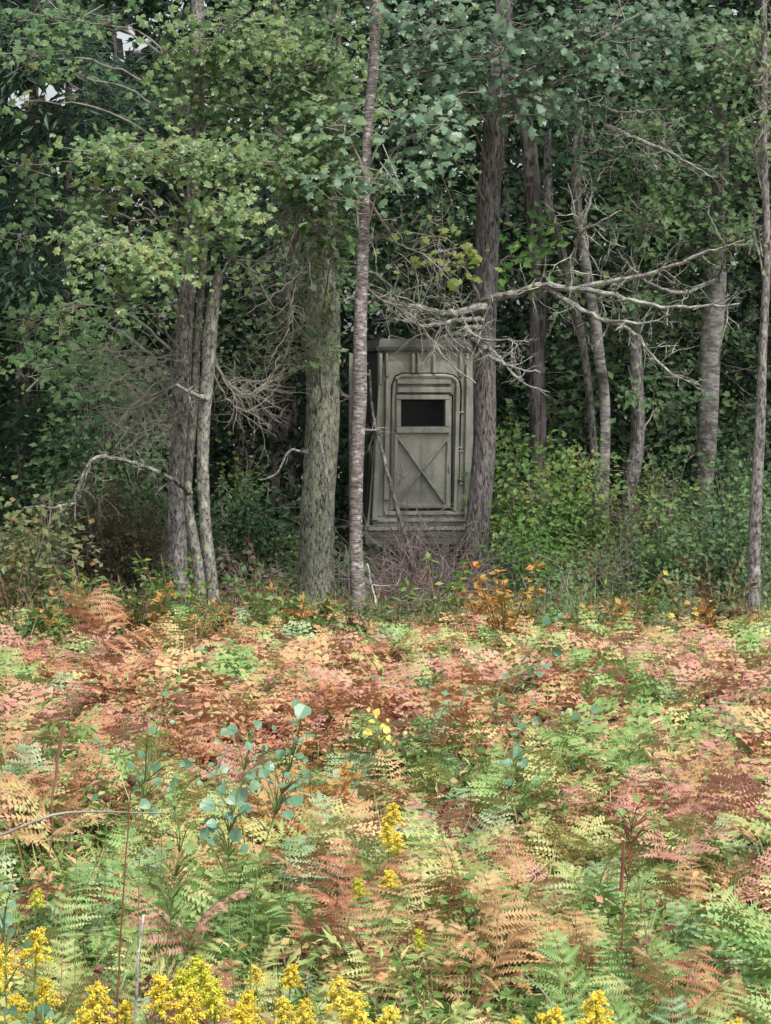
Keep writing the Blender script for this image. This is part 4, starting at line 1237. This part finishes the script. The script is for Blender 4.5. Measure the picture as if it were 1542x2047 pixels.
# single ferns the photograph shows clearly
SPECIAL = [
    (1460, 1440, .55, 1.3, 'pink', 'pink faded fern at the picture edge above the big salmon pink fern'),
    (1250, 1450, .55, 1.3, 'pink', 'pink fern standing between the mid-meadow seedling and the picture edge'),
    (1330, 1390, .5, 1.2, 'rust', 'rusty fern above the big salmon pink fern'),
    (265, 1165, .75, 2.1, 'rust', 'large rust-orange fern at the meadow edge beside the three-stem clump'),
    (835, 1160, .55, 1.1, 'rust', 'rust-red fern poking up before the brush pile under the blind'),
    (640, 1190, .5, 1.0, 'rust', 'reddish fern at the foot of the lichened oak'),
    (715, 1290, .6, 1.3, 'pink', 'large pink fern below the foot of the birch'),
    (850, 1330, .55, 1.2, 'pink', 'pink feathery fern below the brush pile, beside yellow ones'),
    (925, 1250, .55, 1.2, 'yellow', 'yellow-green fern patch top below the furrowed trunk'),
    (1040, 1530, .62, 1.15, 'green', 'upright light green fern standing over orange-yellow fronds'),
    (985, 1545, .6, 1.2, 'tan', 'golden-tan fern with spread fronds beside the upright light green fern'),
    (915, 1570, .55, 1.2, 'pink', 'dusky pink fern next to the golden-tan fern'),
    (900, 1640, .5, 1.3, 'tan', 'pale orange fern with long combed fronds under the dusky pink one'),
    (1060, 1640, .48, 1.2, 'rust', 'dark rust curled fern beside the pale orange combed fern'),
    (620, 1830, .5, 1.15, 'rust', 'dark rust-brown fern arching over like a comb near the goldenrod'),
    (700, 1640, .5, 1.2, 'pink', 'rosy fern next to the yellow goldenrod clump'),
    (1370, 1530, .6, 1.4, 'pink', 'big salmon pink fern near the picture edge'),
    (1450, 1560, .6, 1.3, 'tan', 'pale orange fern beside the big salmon pink fern'),
    (860, 1760, .5, 1.0, 'rust', 'deep red-brown drooping fern in the nearer meadow'),
    (700, 1940, .45, 1.0, 'tan', 'peach-coloured frond low among the goldenrods'),
    (400, 1870, .45, 1.0, 'rust', 'dark red fern low on the sapling side of the goldenrods'),
    (560, 1760, .5, 1.2, 'green', 'pale green fern spreading beside the arching comb-like rust fern'),
    (1190, 1790, .5, 1.2, 'yellow', 'straw-yellow fern with ladder-like leaflets in the nearer meadow'),
    (1430, 1700, .5, 1.2, 'tan', 'light straw-orange fern near the picture edge in the nearer meadow'),
    (540, 1330, .55, 1.3, 'tan', 'tall orange fern in the meadow below the orange seedling'),
    (1110, 1265, .5, 1.1, 'tan', 'pale orange fern at the meadow edge below the bright green shrub'),
    (1310, 1245, .5, 1.2, 'tan', 'pale tan fern at the meadow edge below the yellowish leafy shrub'),
]
n_ind = 0
for px, py, h, s, kind, lab in SPECIAL:
    s *= .7
    x, y = plant_xy(px, py, .60 * s)
    place_fern(x, y, s, rng.uniform(0, 6.28), kind, lab, None, (rng.uniform(-.1, .15), rng.uniform(-.1, .1)), proto=[1, 3, 5, 7, 8][n_ind % 5])
    n_ind += 1

# the rest: the nearest as individuals, the others joined
def value_noise(x, y, s, seed):
    r = np.random.default_rng(seed)
    G = r.uniform(0, 1, (64, 64))
    u, v = x / s + 20, y / s + 20
    i, j = np.floor(u).astype(int), np.floor(v).astype(int)
    fu, fv = u - i, v - j
    fu, fv = fu * fu * (3 - 2 * fu), fv * fv * (3 - 2 * fv)
    g = lambda a, b: G[a % 64, b % 64]
    return g(i, j) * (1 - fu) * (1 - fv) + g(i + 1, j) * fu * (1 - fv) + g(i, j + 1) * (1 - fu) * fv + g(i + 1, j + 1) * fu * fv


def mixes(y):
    #            rust  pink  tan  yellow green teal
    near = np.array([.08, .05, .08, .26, .43, .10])
    mid = np.array([.10, .16, .12, .20, .30, .12])
    far = np.array([.15, .28, .17, .12, .20, .08])
    if y < 8.2:
        k = max(0, min(1, (y - 6.2) / 2)); return near * (1 - k) + mid * k
    k = max(0, min(1, (y - 8.2) / 4)); return mid * (1 - k) + far * k


KINDS = ['green', 'teal', 'yellow', 'tan', 'pink', 'rust']
ORD = {'rust': 0, 'pink': 1, 'tan': 2, 'yellow': 3, 'green': 4, 'teal': 5}


def fern_kind(x, y):
    w = mixes(y)
    left = x / (.154 * y) < -.35
    w = w.copy()
    if left and y < 12:
        w[[4, 3]] *= 1.9
    if x / (.154 * y) > .45 and y > 7:
        w[[1, 2]] *= 1.5
    w = np.array([w[ORD[k]] for k in KINDS]); w = w / w.sum()
    u = value_noise(np.array([x]), np.array([y]), .5, 3)[0]
    u = np.clip((u - .5) * 1.1 + .5 + rng.normal(0, .25), 0, .9999)
    return KINDS[int(np.searchsorted(np.cumsum(w), u))] if u < w.sum() else KINDS[-1]


N_F = 7800
ys = np.sqrt(rng.uniform(4.9 ** 2, 21.2 ** 2, N_F))
xs = rng.uniform(-1, 1, N_F) * (.154 * ys + 1.7)
order = np.argsort(ys)
far = []
for i in order:
    x, y = float(xs[i]), float(ys[i])
    inside = abs(x) < .150 * y and y > 5.2
    if abs(x) > .154 * y + .3 and i % 5 < 3:
        continue
    dense = value_noise(np.array([x]), np.array([y]), 1.1, 9)[0]
    if dense < .40 and rng.random() < .5:
        continue
    if y > 16.6 + 4.2 * value_noise(np.array([x]), np.array([0.0]), .7, 77)[0] + rng.normal(0, .25) and rng.random() > .22:
        continue
    s = (rng.uniform(.5, .8) if rng.random() < .85 else rng.uniform(.8, 1.0)) * float(np.interp(y, [5, 8, 12, 15, 18, 20.5], [.98, 1.03, 1.05, 1.0, .85, .65]))
    k = fern_kind(x, y)
    if inside and n_ind < 296 and y > 5.2:
        defer_label(place_fern(x, y, s, rng.uniform(0, 6.28), k, None, 'bracken ferns in the meadow', (rng.uniform(-.18, .18), rng.uniform(-.18, .18))), x, y, .4 * s, FL[k])
        n_ind += 1
    else:
        far.append((x, y, s, k))

# a few joined fern shapes stamped for the farther masses
FT = []
for v in range(8):
    mb = MB()
    fine_, pr_ = (.5, 9) if v < 4 else (.2, 7)
    H = rng.uniform(.3, .46)
    a0 = rng.uniform(0, 6.28)
    for b in range(3):
        L = rng.uniform(.26, .36)
        frond_mesh(mb, L, L * .58, pr_, rng.uniform(.3, 1.2), rng.uniform(.0, .5), fine=fine_, base=(0, 0, H), az=a0 + b * 2.1 + rng.uniform(-.4, .4), pitch=rng.uniform(.3, 1.3), smi=0, tri=True)
    V = np.concatenate(mb.v)
    q = np.concatenate([f for f, _ in mb.q]); t_ = np.concatenate([f for f, _ in mb.t])
    FT.append((V, q, t_))
mbf = MB()
for x, y, s, k in far:
    V, q, t_ = FT[int(rng.integers(4)) + (4 if y > 11.5 else 0)]
    a = rng.uniform(0, 6.28); ca, sa = math.cos(a), math.sin(a)
    Vr = V @ np.array([[ca, -sa, 0], [sa, ca, 0], [0, 0, 1]]).T * s + np.array([x, y, float(ground_z(x, y))])
    mi = KINDS.index(k)
    n0 = mbf.n
    mbf.add(Vr, q, mi)
    mbf.t.append((t_ + n0, mi))
o = mbf.build('fern_undergrowth', [FERN[k] for k in KINDS])
tag(o, 'farther carpet of green, orange and pink bracken up to the trees', 'ferns', kind='stuff')


def low_plants():
    n = 255000
    y = np.sqrt(rng.uniform(4.3 ** 2, 24.5 ** 2, n))
    x = rng.uniform(-1, 1, n) * (.154 * y + 1.9)
    keep = rng.random(n) < np.interp(y, [6, 9, 12], [1, .75, .42])
    x, y = x[keep], y[keep]; n = len(x)
    cl = value_noise(x, y, .35, 21) * .6 + value_noise(x, y, 1.3, 5) * .4
    h = (.05 + .64 * np.clip(cl * 1.3 - .2, 0, 1)) * rng.uniform(.15, 1, n) ** .55 * (1 - .4 * np.clip((y - 13) / 6, 0, 1))
    pos = np.stack([x, y, ground_z(x, y) + h], -1)
    N = norm(np.array([0, -.25, .8]) + rng.normal(0, .45, (n, 3)))
    mb = MB()
    a = rng.random(n) < .55
    fr = rng.random(n) < np.clip((y - 6.5) / 6, 0, .7)
    for q, mi_ in ((a & ~fr, 0), (a & fr, 3)):
        stamp(mb, LEAF, pos[q], frames(N[q], rand_dirs(q.sum())), rng.uniform(.5, 1.2, q.sum()) * np.interp(y[q], [5, 9], [.026, .04]), mi_)
    b = ~a
    for q, mi_ in ((b & ~fr, 1), (b & fr, 3)):
        stamp(mb, NARROW, pos[q], frames(N[q], norm(rand_dirs(q.sum()) + np.array([0, 0, .6]))), rng.uniform(.5, 1.2, q.sum()) * np.interp(y[q], [5, 9], [.045, .065]), mi_)
    # wiry stems
    m = 5000
    ys_ = np.sqrt(rng.uniform(4.6 ** 2, 22 ** 2, m)); xs_ = rng.uniform(-1, 1, m) * (.154 * ys_ + .4)
    g = ground_z(xs_, ys_)
    T = (np.array([(-.004, 0, 0), (.004, 0, 0), (.003, .5, .02), (-.003, .5, .02), (0, 1, .08)], float), np.array([(0, 1, 2), (0, 2, 3), (3, 2, 4)]))
    stamp(mb, T, np.stack([xs_, ys_, g], -1), frames(norm(rng.normal(0, 1, (m, 3)) * [1, 1, .1]), norm(np.array([0, 0, 1]) + rng.normal(0, .22, (m, 3)))),
          np.stack([np.full(m, .8), rng.uniform(.3, .6, m), np.ones(m)], -1), 2)
    o = mb.build('ground_foliage', [M['meadow_mix'], M['meadow_mix2'], M['stem_brown'], M['meadow_far']])
    tag(o, 'low tangle of small green, orange and rusty meadow plants', 'undergrowth', kind='stuff')


low_plants()


def forest_floor():
    """Knee-high growth from the meadow edge in under the trees."""
    n = 100000
    y = rng.uniform(19.0, 28, n)
    x = rng.uniform(-1, 1, n) * (.154 * y + 2.4)
    cl = value_noise(x, y, .5, 41) * .6 + value_noise(x, y, 1.5, 42) * .4
    hmax = .10 + .35 * cl + .6 * cl * np.clip((y - 21.5) / 3, 0, 1)
    blind = (np.abs(x - .3) < .95) & (y > 20.6)
    hmax = np.where(blind, hmax * .35, hmax)
    h = hmax * rng.uniform(.05, 1, n) ** .6
    pos = np.stack([x, y, ground_z(x, y) + h], -1)
    N = norm(np.array([0, -.45, .8]) + rng.normal(0, .45, (n, 3)))
    mb = MB()
    kind = value_noise(x, y, .8, 43) + rng.normal(0, .12, n)
    for i, (a, b) in enumerate(((-9, .45), (.45, .64), (.64, .80), (.80, 9))):
        m = (kind > a) & (kind <= b)
        stamp(mb, LEAF, pos[m], frames(N[m], rand_dirs(m.sum())), rng.uniform(.035, .075, m.sum()), i)
    o = mb.build('forest_undergrowth', [M['right_leaf'], M['brushy'], M['ygreen'], M['pale_shrub']])
    tag(o, 'knee-high green and brownish growth under the trees behind the meadow', 'undergrowth', kind='stuff')


forest_floor()


def grass():
    n = 9000
    y = np.sqrt(rng.uniform(4.4 ** 2, 22 ** 2, n))
    x = rng.uniform(-1, 1, n) * (.154 * y + .5)
    keep = value_noise(x, y, .6, 31) > .45
    x, y = x[keep], y[keep]; n = len(x)
    T = (np.array([(-.5, 0, 0), (.5, 0, 0), (.42, .4, .03), (-.42, .4, .03), (.28, .75, .14), (-.28, .75, .14), (0, 1, .30)], float),
         np.array([(0, 1, 2), (0, 2, 3), (3, 2, 4), (3, 4, 5), (5, 4, 6)]))
    Hh = rng.uniform(.25, .6, n)
    mb = MB()
    stamp(mb, T, np.stack([x, y, ground_z(x, y)], -1), frames(norm(rng.normal(0, 1, (n, 3)) * [1, 1, .1]), norm(np.array([0, 0, 1]) + rng.normal(0, .2, (n, 3)))),
          np.stack([rng.uniform(.004, .009, n), Hh, Hh], -1), 0)
    tag(mb.build('grass', [M['grass']]), 'thin green and straw grass blades among the ferns', 'grass', kind='stuff')


grass()

# ---- small meadow shrubs (sweetfern, dogbane and the like)
SP = []
for v in range(5):
    mb, sb = MB(), MB()
    H = rng.uniform(.4, .58)
    for k in range(6):
        a = rng.uniform(0, 6.28)
        e = np.array([math.cos(a) * .16, math.sin(a) * .16, H * rng.uniform(.7, 1)])
        pts = resample(np.array([(0, 0, -.02), e * [.3, .3, .5], e]), .05)
        tube(sb, pts, np.linspace(.004, .0015, len(pts)), 4, cap=False)
        m = 44
        i = (rng.uniform(.3, 1, m) * (len(pts) - 1)).astype(int)
        D = norm(rng.normal(0, 1, (m, 3)) * [1, 1, .5] + np.array([0, 0, .5]))
        stamp(mb, NARROW if v % 2 else LEAF, pts[i] + D * .01, frames(norm(np.array([0, 0, 1]) + rng.normal(0, .5, (m, 3))), D), rng.uniform(.032, .058, m) * (1 if v % 2 else .8), 0)
    SP.append((sb.mesh('stems', M['stem_brown']), mb.mesh('foliage', M['green_leaf'])))
SK = {
    'orange_leaf': 'orange shrub', 'green_leaf': 'leafy green shrub', 'ygreen': 'dull yellow-green shrub', 'blood_leaf': 'dark red shrub', 'right_leaf': 'dark green shrub', 'pale_shrub': 'pale speckled shrub', 'brushy': 'brownish shrub',
}


def meadow_shrub(x, y, s, mk, label=None, group=None):
    st, fo = SP[int(rng.integers(5))]
    th = thing('meadow_shrub', (x, y, float(ground_z(x, y))), None, 'shrub', 'small shrubs in the meadow')
    defer_label(th, x, y, .45 * s, SK[mk])
    th.rotation_euler = (0, 0, rng.uniform(0, 6.28)); th.scale = (s, s, s)
    a = bpy.data.objects.new('stems', st); COL.objects.link(a); a.parent = th; a['kind'] = 'stuff'
    b = bpy.data.objects.new('foliage', fo); COL.objects.link(b); b.parent = th
    b.material_slots[0].link = 'OBJECT'; b.material_slots[0].material = M[mk]


zones = [(690, 1430, 150, 80, 26, 'orange_leaf'), (560, 1560, 120, 60, 14, 'orange_leaf'), (420, 1440, 90, 50, 8, 'orange_leaf'), (950, 1480, 130, 60, 22, 'ygreen'), (100, 1560, 130, 110, 34, 'green_leaf'),
         (1100, 1440, 120, 60, 16, 'green_leaf'), (350, 1350, 160, 50, 16, 'ygreen'), (1060, 1800, 110, 70, 14, 'green_leaf'), (1200, 1350, 160, 60, 12, 'ygreen'), (830, 1780, 40, 50, 3, 'blood_leaf'),
         (1350, 1890, 70, 60, 5, 'blood_leaf'), (250, 1900, 50, 40, 3, 'blood_leaf'), (960, 1560, 60, 30, 4, 'blood_leaf'), (1100, 1560, 60, 40, 6, 'green_leaf'), (950, 1270, 90, 30, 10, 'ygreen'), (1350, 1800, 140, 80, 12, 'green_leaf'), (900, 1950, 300, 60, 7, 'green_leaf'), (1150, 1620, 200, 70, 10, 'green_leaf'), (700, 1850, 350, 90, 12, 'green_leaf'), (250, 1750, 250, 120, 20, 'green_leaf'), (560, 1450, 120, 70, 14, 'ygreen'), (1300, 1500, 160, 90, 12, 'ygreen')]
for px, py, rx, ry, n, mk in zones:
    for k in range(n):
        x, y = plant_xy(px + rng.normal(0, rx * .55), max(1240, py + rng.normal(0, ry * .55)), .5)
        meadow_shrub(x, y, rng.uniform(.8, 1.2), mk)

for k in range(90):
    px = rng.uniform(0, 1542)
    Y = rng.uniform(17.8, 20.3)
    if 690 < px < 750 and Y > 19.5:
        continue
    p = P(px, 1230, Y)
    meadow_shrub(p[0], Y, rng.uniform(.9, 1.9), ['green_leaf', 'ygreen', 'right_leaf', 'pale_shrub', 'orange_leaf', 'brushy'][int(rng.integers(6))])


# ---- goldenrod
GP = []
for v in range(4):
    H = rng.uniform(.72, .82)
    sb, lb, fb = MB(), MB(), MB()
    top = np.array([rng.uniform(-.05, .05), rng.uniform(-.05, .05), H])
    pts = resample(np.array([(0, 0, -.02), top * [.3, .3, .5], top]), .05)
    tube(sb, pts, np.linspace(.004, .002, len(pts)), 5)
    m = 44
    i = np.linspace(.15, .8, m) * (len(pts) - 1)
    a = np.arange(m) * 2.4
    D = norm(np.stack([np.cos(a), np.sin(a), np.full(m, .35)], -1))
    stamp(lb, NARROW, pts[i.astype(int)], frames(norm(np.array([0, 0, 1]) + rng.normal(0, .15, (m, 3))), D), rng.uniform(.06, .10, m), 0)
    pos = []
    for b in range(16):
        z = H * (.895 + .105 * b / 15)
        p0 = np.array([np.interp(z, pts[:, 2], pts[:, k]) for k in range(2)] + [z])
        a_ = b * 2.4 + rng.uniform(-.3, .3)
        L = .040 * (1 - b / 17) ** .8 + .008
        tt = np.linspace(.15, 1, 16)
        arc = p0 + np.stack([np.cos(a_) * L * tt, np.sin(a_) * L * tt, L * (.9 * tt - .75 * tt ** 2)], -1)
        tube(fb, arc[::3], [.0012] * len(arc[::3]), 3, 1, cap=False)
        pos.append(np.repeat(arc, 3, 0) + rng.normal(0, .0032, (48, 3)))
    pos = np.concatenate(pos)
    TET = (np.array([(1, 0, -.6), (-.5, .87, -.6), (-.5, -.87, -.6), (0, 0, .9)], float) * .0031, np.array([(0, 1, 3), (1, 2, 3), (2, 0, 3)]))
    n_ = len(pos)
    stamp(fb, TET, pos, frames(norm(np.array([0, 0, 1]) + rng.normal(0, .6, (n_, 3))), rand_dirs(n_)), rng.uniform(.7, 1.3, n_), 0)
    GP.append((sb.mesh('stem', M['stem_green']), lb.mesh('leaves', M['green_leaf']), fb.mesh('flower_head', [M['gold'], M['stem_green']])))


def goldenrod(px, py, s=1.0, pale=False, label=None):
    if py > 1930 and rng.random() < .22:
        return
    s *= rng.uniform(.8, .95)
    x, y = plant_xy(px, py, .82 * s)
    st, le, fl = GP[int(rng.integers(4))]
    th = thing('goldenrod', (x, y, float(ground_z(x, y))), None, 'goldenrod', 'goldenrods in the meadow')
    defer_label(th, x, y, .75 * s, 'pale lime budding goldenrod' if pale else 'golden flowering goldenrod')
    th.rotation_euler = (rng.uniform(-.1, .1), rng.uniform(-.1, .1), rng.uniform(0, 6.28)); th.scale = (s, s, s)
    for nm, me in (('stem', st), ('leaves', le), ('flower_head', fl)):
        o = bpy.data.objects.new(nm, me); COL.objects.link(o); o.parent = th
        if nm == 'leaves':
            o['kind'] = 'stuff'
        if nm == 'flower_head' and pale:
            o.material_slots[0].link = 'OBJECT'; o.material_slots[0].material = M['gold_pale']


for px, py, s, pale in [(10, 1905, 1, 0), (38, 1895, 1.05, 0), (70, 1920, 1, 0), (95, 1950, .95, 0), (20, 1950, 1, 0), (60, 1975, 1, 0), (140, 1990, 1, 0), (175, 2010, 1.1, 0), (210, 1960, 1, 0), (222, 1995, 1, 0),
                        (250, 2000, 1, 0), (290, 1990, 1, 0), (335, 1975, 1.05, 0), (350, 2005, 1, 0), (390, 1895, 1.05, 1), (402, 1940, 1, 1), (385, 1960, 1, 1), (430, 1975, 1, 0), (455, 1950, 1, 0), (475, 1985, 1, 1),
                        (480, 1935, .95, 1), (525, 1865, .85, 0), (545, 1880, .85, 0), (580, 1945, .95, 0), (600, 1965, .9, 0), (570, 2005, .9, 0), (610, 2015, .9, 0), (740, 1965, .95, 0), (765, 1985, 1, 0), (725, 2010, 1, 0),
                        (755, 1612, .95, 0), (780, 1606, 1, 0), (805, 1618, .95, 0), (790, 1640, .9, 0), (800, 1700, .85, 0), (755, 1750, .8, 1), (830, 1845, .7, 1), (1180, 1965, 1, 0), (1215, 1935, 1.08, 0), (1240, 1965, 1, 0), (1205, 1985, 1, 0), (1170, 2000, 1, 0),
                        (1255, 2010, 1, 0), (1225, 2010, 1, 0), (1390, 2015, 1, 0), (1430, 2005, 1, 0), (1460, 2020, 1, 0), (1425, 1965, .8, 0), (1500, 2030, 1, 1), (1010, 2010, .8, 0), (20, 2020, 1, 0), (100, 2015, 1, 0), (310, 2025, 1, 0),
                        (440, 2020, 1, 0), (520, 2020, .95, 0), (45, 1780, .75, 1), (780, 2025, .9, 0)]:
    goldenrod(px, py, s, bool(pale))


# ---- broad-leaved saplings: every leaf an object
LEAFM = {}
for i, (T, mt) in enumerate(((ROUND, 'aspen'), (ROUND, 'green_leaf'), (ROUND, 'yellow_leaf'))):
    mb = MB(); mb.add(*T); LEAFM[mt] = mb.mesh('leaf', M[mt])


def sapling(name, stem, leaves, Y, label, mat='stem_green', lm='aspen', r0=.0032, cat='sapling', to_ground=True, branch=True):
    """stem and leaves in photograph pixels; leaves are (px, py, size px)."""
    pts = [P(px, py, Y) for px, py in stem]
    b = pts[0].copy()
    if to_ground:
        g = float(ground_z(b[0], b[1]))
        pts = [np.array([b[0] + (b[0] - pts[1][0]) * .5, b[1], g - .03])] + pts
    th = thing(name, (pts[0][0], pts[0][1], max(pts[0][2], 0)), label, cat)
    r = resample(np.array(pts), .05)
    r += rng.normal(0, .002, r.shape)
    mb = MB(); tube(mb, r, np.linspace(r0, r0 * .4, len(r)), 6)
    mb.build('stem', M[mat], th)
    tw_ = MB(); cnt = 0
    extra = [(px + rng.normal(0, .9) * w, py + rng.normal(.3, .8) * w, w * rng.uniform(.4, .75)) for px, py, w in leaves for _ in range(2)]
    for (px, py, w) in list(leaves) + extra:
        d = rng.normal(0, .06)
        c = P(px, py, Y + d)
        i = int(np.argmin(np.linalg.norm(r - c - np.array([0, 0, -.06]), axis=1)))
        base = r[i]
        s = .84 * w * Y / FPX
        D = norm((c - base) * .6 + rng.normal(0, .35, 3) * np.linalg.norm(c - base) + np.array([0, 0, -.02]))
        N = norm(np.array([0, -.75, .6]) + rng.normal(0, .4, 3))
        R = frames(N[None], D[None])[0]
        p0 = c - D * s * .5
        if branch:
            tube(tw_, np.array([base, (base + p0) / 2 + np.array([0, 0, .015]), p0]), [.0022, .0016, .001], 3, cap=False); cnt += 1
        o = bpy.data.objects.new('leaf', LEAFM[lm]); COL.objects.link(o); o.parent = th
        from mathutils import Matrix
        Mx = Matrix([[R[a][b_] * s for b_ in range(3)] + [p0[a] - th.location[a]] for a in range(3)] + [[0, 0, 0, 1]])
        o.matrix_local = Mx
    if cnt:
        tw_.build('twig', M[mat], th)
    return th


sapling('aspen_sapling', [(500, 2000), (505, 1850), (520, 1720), (560, 1600), (590, 1500), (602, 1430)],
        [(604, 1424, 44), (585, 1440, 20), (590, 1480, 22), (560, 1508, 30), (540, 1530, 26), (600, 1510, 20), (575, 1545, 22), (560, 1600, 46), (592, 1602, 42), (528, 1548, 30), (512, 1565, 28), (615, 1560, 18), (530, 1495, 18)],
        6.1, 'blue-green leaved sapling with one large top leaf, beside the orange shrubs')
sapling('aspen_sapling', [(470, 2040), (462, 1880), (455, 1760), (462, 1660), (480, 1560), (515, 1455)],
        [(516, 1448, 24), (466, 1463, 34), (500, 1490, 24), (480, 1590, 44), (415, 1608, 42), (456, 1615, 36), (440, 1580, 30), (470, 1670, 34), (410, 1665, 30), (425, 1655, 26), (500, 1545, 28), (447, 1540, 24), (492, 1620, 30)],
        5.8, 'blue-green leaved sapling with large hanging leaves, beside the red-stemmed weed')
sapling('aspen_sapling', [(330, 2040), (335, 1900), (345, 1800), (360, 1700), (350, 1620)],
        [(350, 1560, 24), (330, 1600, 22), (380, 1700, 30), (365, 1720, 26), (340, 1690, 24), (400, 1740, 26), (330, 1740, 26), (360, 1660, 22), (310, 1760, 22), (385, 1770, 24), (345, 1790, 28), (300, 1720, 22), (420, 1700, 22)],
        5.6, 'small-leaved green sapling low beside the red-stemmed weed', lm='green_leaf')
sapling('aspen_sapling', [(280, 2000), (276, 1800), (285, 1650), (290, 1560)],
        [(278, 1518, 34), (312, 1532, 30), (290, 1607, 30), (268, 1580, 28), (205, 1497, 24), (300, 1460, 20), (318, 1403, 30), (192, 1594, 24), (350, 1565, 30), (375, 1528, 26), (315, 1560, 24)],
        7.0, 'pale blue-green sapling with scattered leaves beside the dark seed heads')
sapling('aspen_sapling', [(85, 2047), (88, 2030)], [(90, 2010, 34), (25, 2022, 28), (60, 2030, 24)], 5.2, 'blue-green leaves low among the corner goldenrods', to_ground=True)
sapling('aspen_sapling', [(10, 1960), (8, 1880), (6, 1850)], [(5, 1840, 50), (20, 1800, 26), (30, 1870, 26), (2, 1780, 24)], 5.4, 'blue-green seedling cut by the picture border above the goldenrods')
sapling('aspen_sapling', [(1050, 1560), (1040, 1500), (1035, 1420), (1040, 1330)],
        [(1110, 1305, 28), (1090, 1240, 24), (1060, 1340, 24), (1035, 1330, 20), (1010, 1350, 18), (1080, 1345, 20), (1075, 1440, 24), (1045, 1450, 26), (1060, 1465, 22), (1000, 1400, 18), (985, 1415, 26), (930, 1385, 20), (950, 1380, 18), (890, 1385, 22)],
        12.0, 'blue-green leaved seedling in the middle of the meadow among pale orange ferns')
sapling('aspen_sapling', [(1020, 1620), (1025, 1560), (1025, 1520)], [(1035, 1505, 34), (1015, 1525, 26), (1045, 1525, 26), (1150, 1430, 24), (1190, 1420, 22)], 9.5, 'short blue-green seedling just above the upright light green fern')
sapling('aspen_sapling', [(1245, 1860), (1255, 1760), (1262, 1680), (1270, 1620)],
        [(1270, 1600, 28), (1240, 1625, 26), (1300, 1618, 24), (1265, 1640, 24), (1225, 1650, 22), (1310, 1650, 24), (1280, 1670, 22), (1240, 1690, 20), (1350, 1600, 22), (1330, 1640, 22)],
        7.2, 'green sapling with twin reddish stems in the nearer meadow', mat='stem_red', lm='green_leaf')
sapling('yellow_seedling', [(770, 1500), (758, 1470), (752, 1440)], [(755, 1425, 20), (745, 1440, 18), (770, 1455, 20), (740, 1465, 18), (778, 1475, 16), (790, 1460, 18)], 10.2, 'lemon-yellow leaved seedling among orange shrubs in mid meadow', lm='yellow_leaf', cat='seedling')

# red-stemmed weed with seed heads
def weed(stem, heads, Y, label, r0=.0034, mat='stem_red'):
    pts = [P(px, py, Y) for px, py in stem]
    g = float(ground_z(pts[0][0], pts[0][1]))
    pts = [np.array([pts[0][0], pts[0][1], g - .03])] + pts
    th = thing('seed_stalk', (pts[0][0], pts[0][1], g), label, 'weed')
    r = resample(np.array(pts), .05)
    r += rng.normal(0, .0012, r.shape)
    mb = MB(); tube(mb, r, np.linspace(r0, r0 * .45, len(r)), 6); mb.build('stem', M[mat], th)
    for px, py, w in heads:
        c = P(px, py, Y); s = w * .5 * Y / FPX
        mb = MB()
        prof = [(0, -1, .15), (0, -.6, .8), (0, 0, 1.0), (0, .6, .75), (0, 1, .3)]
        tube(mb, np.array([c + np.array([0, 0, p[1] * s]) for p in prof]), np.array([p[2] * s for p in prof]), 8, rough=2)
        spk = rand_dirs(24)
        stamp(mb, (np.array([(-.12, 0, 0), (.12, 0, 0), (0, 1, 0)], float), np.array([(0, 1, 2)])), c + spk * s * .7, frames(rand_dirs(24), spk), np.full(24, s * .8), 0)
        mb.build('seed_head', M['seed_head'], th)
    return th


weed([(234, 2046), (238, 1950), (243, 1820), (252, 1700), (260, 1600), (263, 1572)], [(265, 1560, 22)], 5.3, 'tall thin red-brown stalk topped by a dark seed head, before the goldenrods')
weed([(205, 1900), (210, 1750), (213, 1610)], [(213, 1597, 16)], 5.5, 'short stalk with a small dark seed head beside the tall red-brown one', .0018, 'stem_green')
weed([(318, 1900), (322, 1750), (325, 1610)], [(325, 1597, 14)], 5.6, 'stalk with a dark seed head standing among the blue-green leaves', .0018, 'stem_green')
weed([(150, 1950), (152, 1800), (153, 1700)], [(153, 1690, 14)], 5.5, 'low stalk with a dark seed head near the pale horizontal twig', .0018, 'stem_green')


def stick(path, r0, r1, mat, name, label, cat='twig'):
    pts = np.array([P(*p) for p in path])
    r = resample(np.hstack([pts, np.linspace(r0, r1, len(pts))[:, None]]), .04)
    mb = MB(); tube(mb, r[:, :3] + rng.normal(0, .0015, (len(r), 3)), r[:, 3], 6, rough=.8)
    o = mb.build(name, mat, base=tuple(pts[0]))
    tag(o, label, cat)


stick([(-60, 1690, 5.6), (0, 1672, 5.6), (60, 1645, 5.6), (120, 1626, 5.65), (200, 1622, 5.7), (330, 1628, 5.8)], .004, .002, M['dead_twig'], 'bare_twig', 'long pale bare twig reaching in flat over the meadow')
stick([(270, 2047, 5.5), (272, 1970, 5.5), (280, 1900, 5.5), (288, 1830, 5.6)], .004, .003, M['pale_bark'], 'bare_twig', 'upright whitish dead twig beside the tall red-brown stalk')
stick([(100, 1700, 5.8), (110, 1560, 5.8), (128, 1450, 5.8)], .002, .0055, M['stem_brown'], 'dry_grass_plume', 'leaning tan dried grass plume in the green corner of the meadow', 'grass plume')
stick([(425, 1550, 7.5), (440, 1520, 7.5), (460, 1490, 7.5)], .005, .003, M['dead_twig'], 'bare_twig', 'short bare grey twig above the hanging blue-green leaves')
stick([(1120, 2070, 5.4), (1105, 2010, 5.4), (1080, 1975, 5.42), (1045, 1945, 5.45)], .0022, .0012, M['dead_twig'], 'bare_twig', 'thin bent pale twig low between the yellow goldenrods')
stick([(1240, 1780, 7.0), (1244, 1730, 7.0), (1248, 1680, 7.0)], .006, .005, M['stem_red'], 'reddish_stem', 'short reddish bare stem next to the twin-stemmed green sapling', 'stem')

flush_labels()
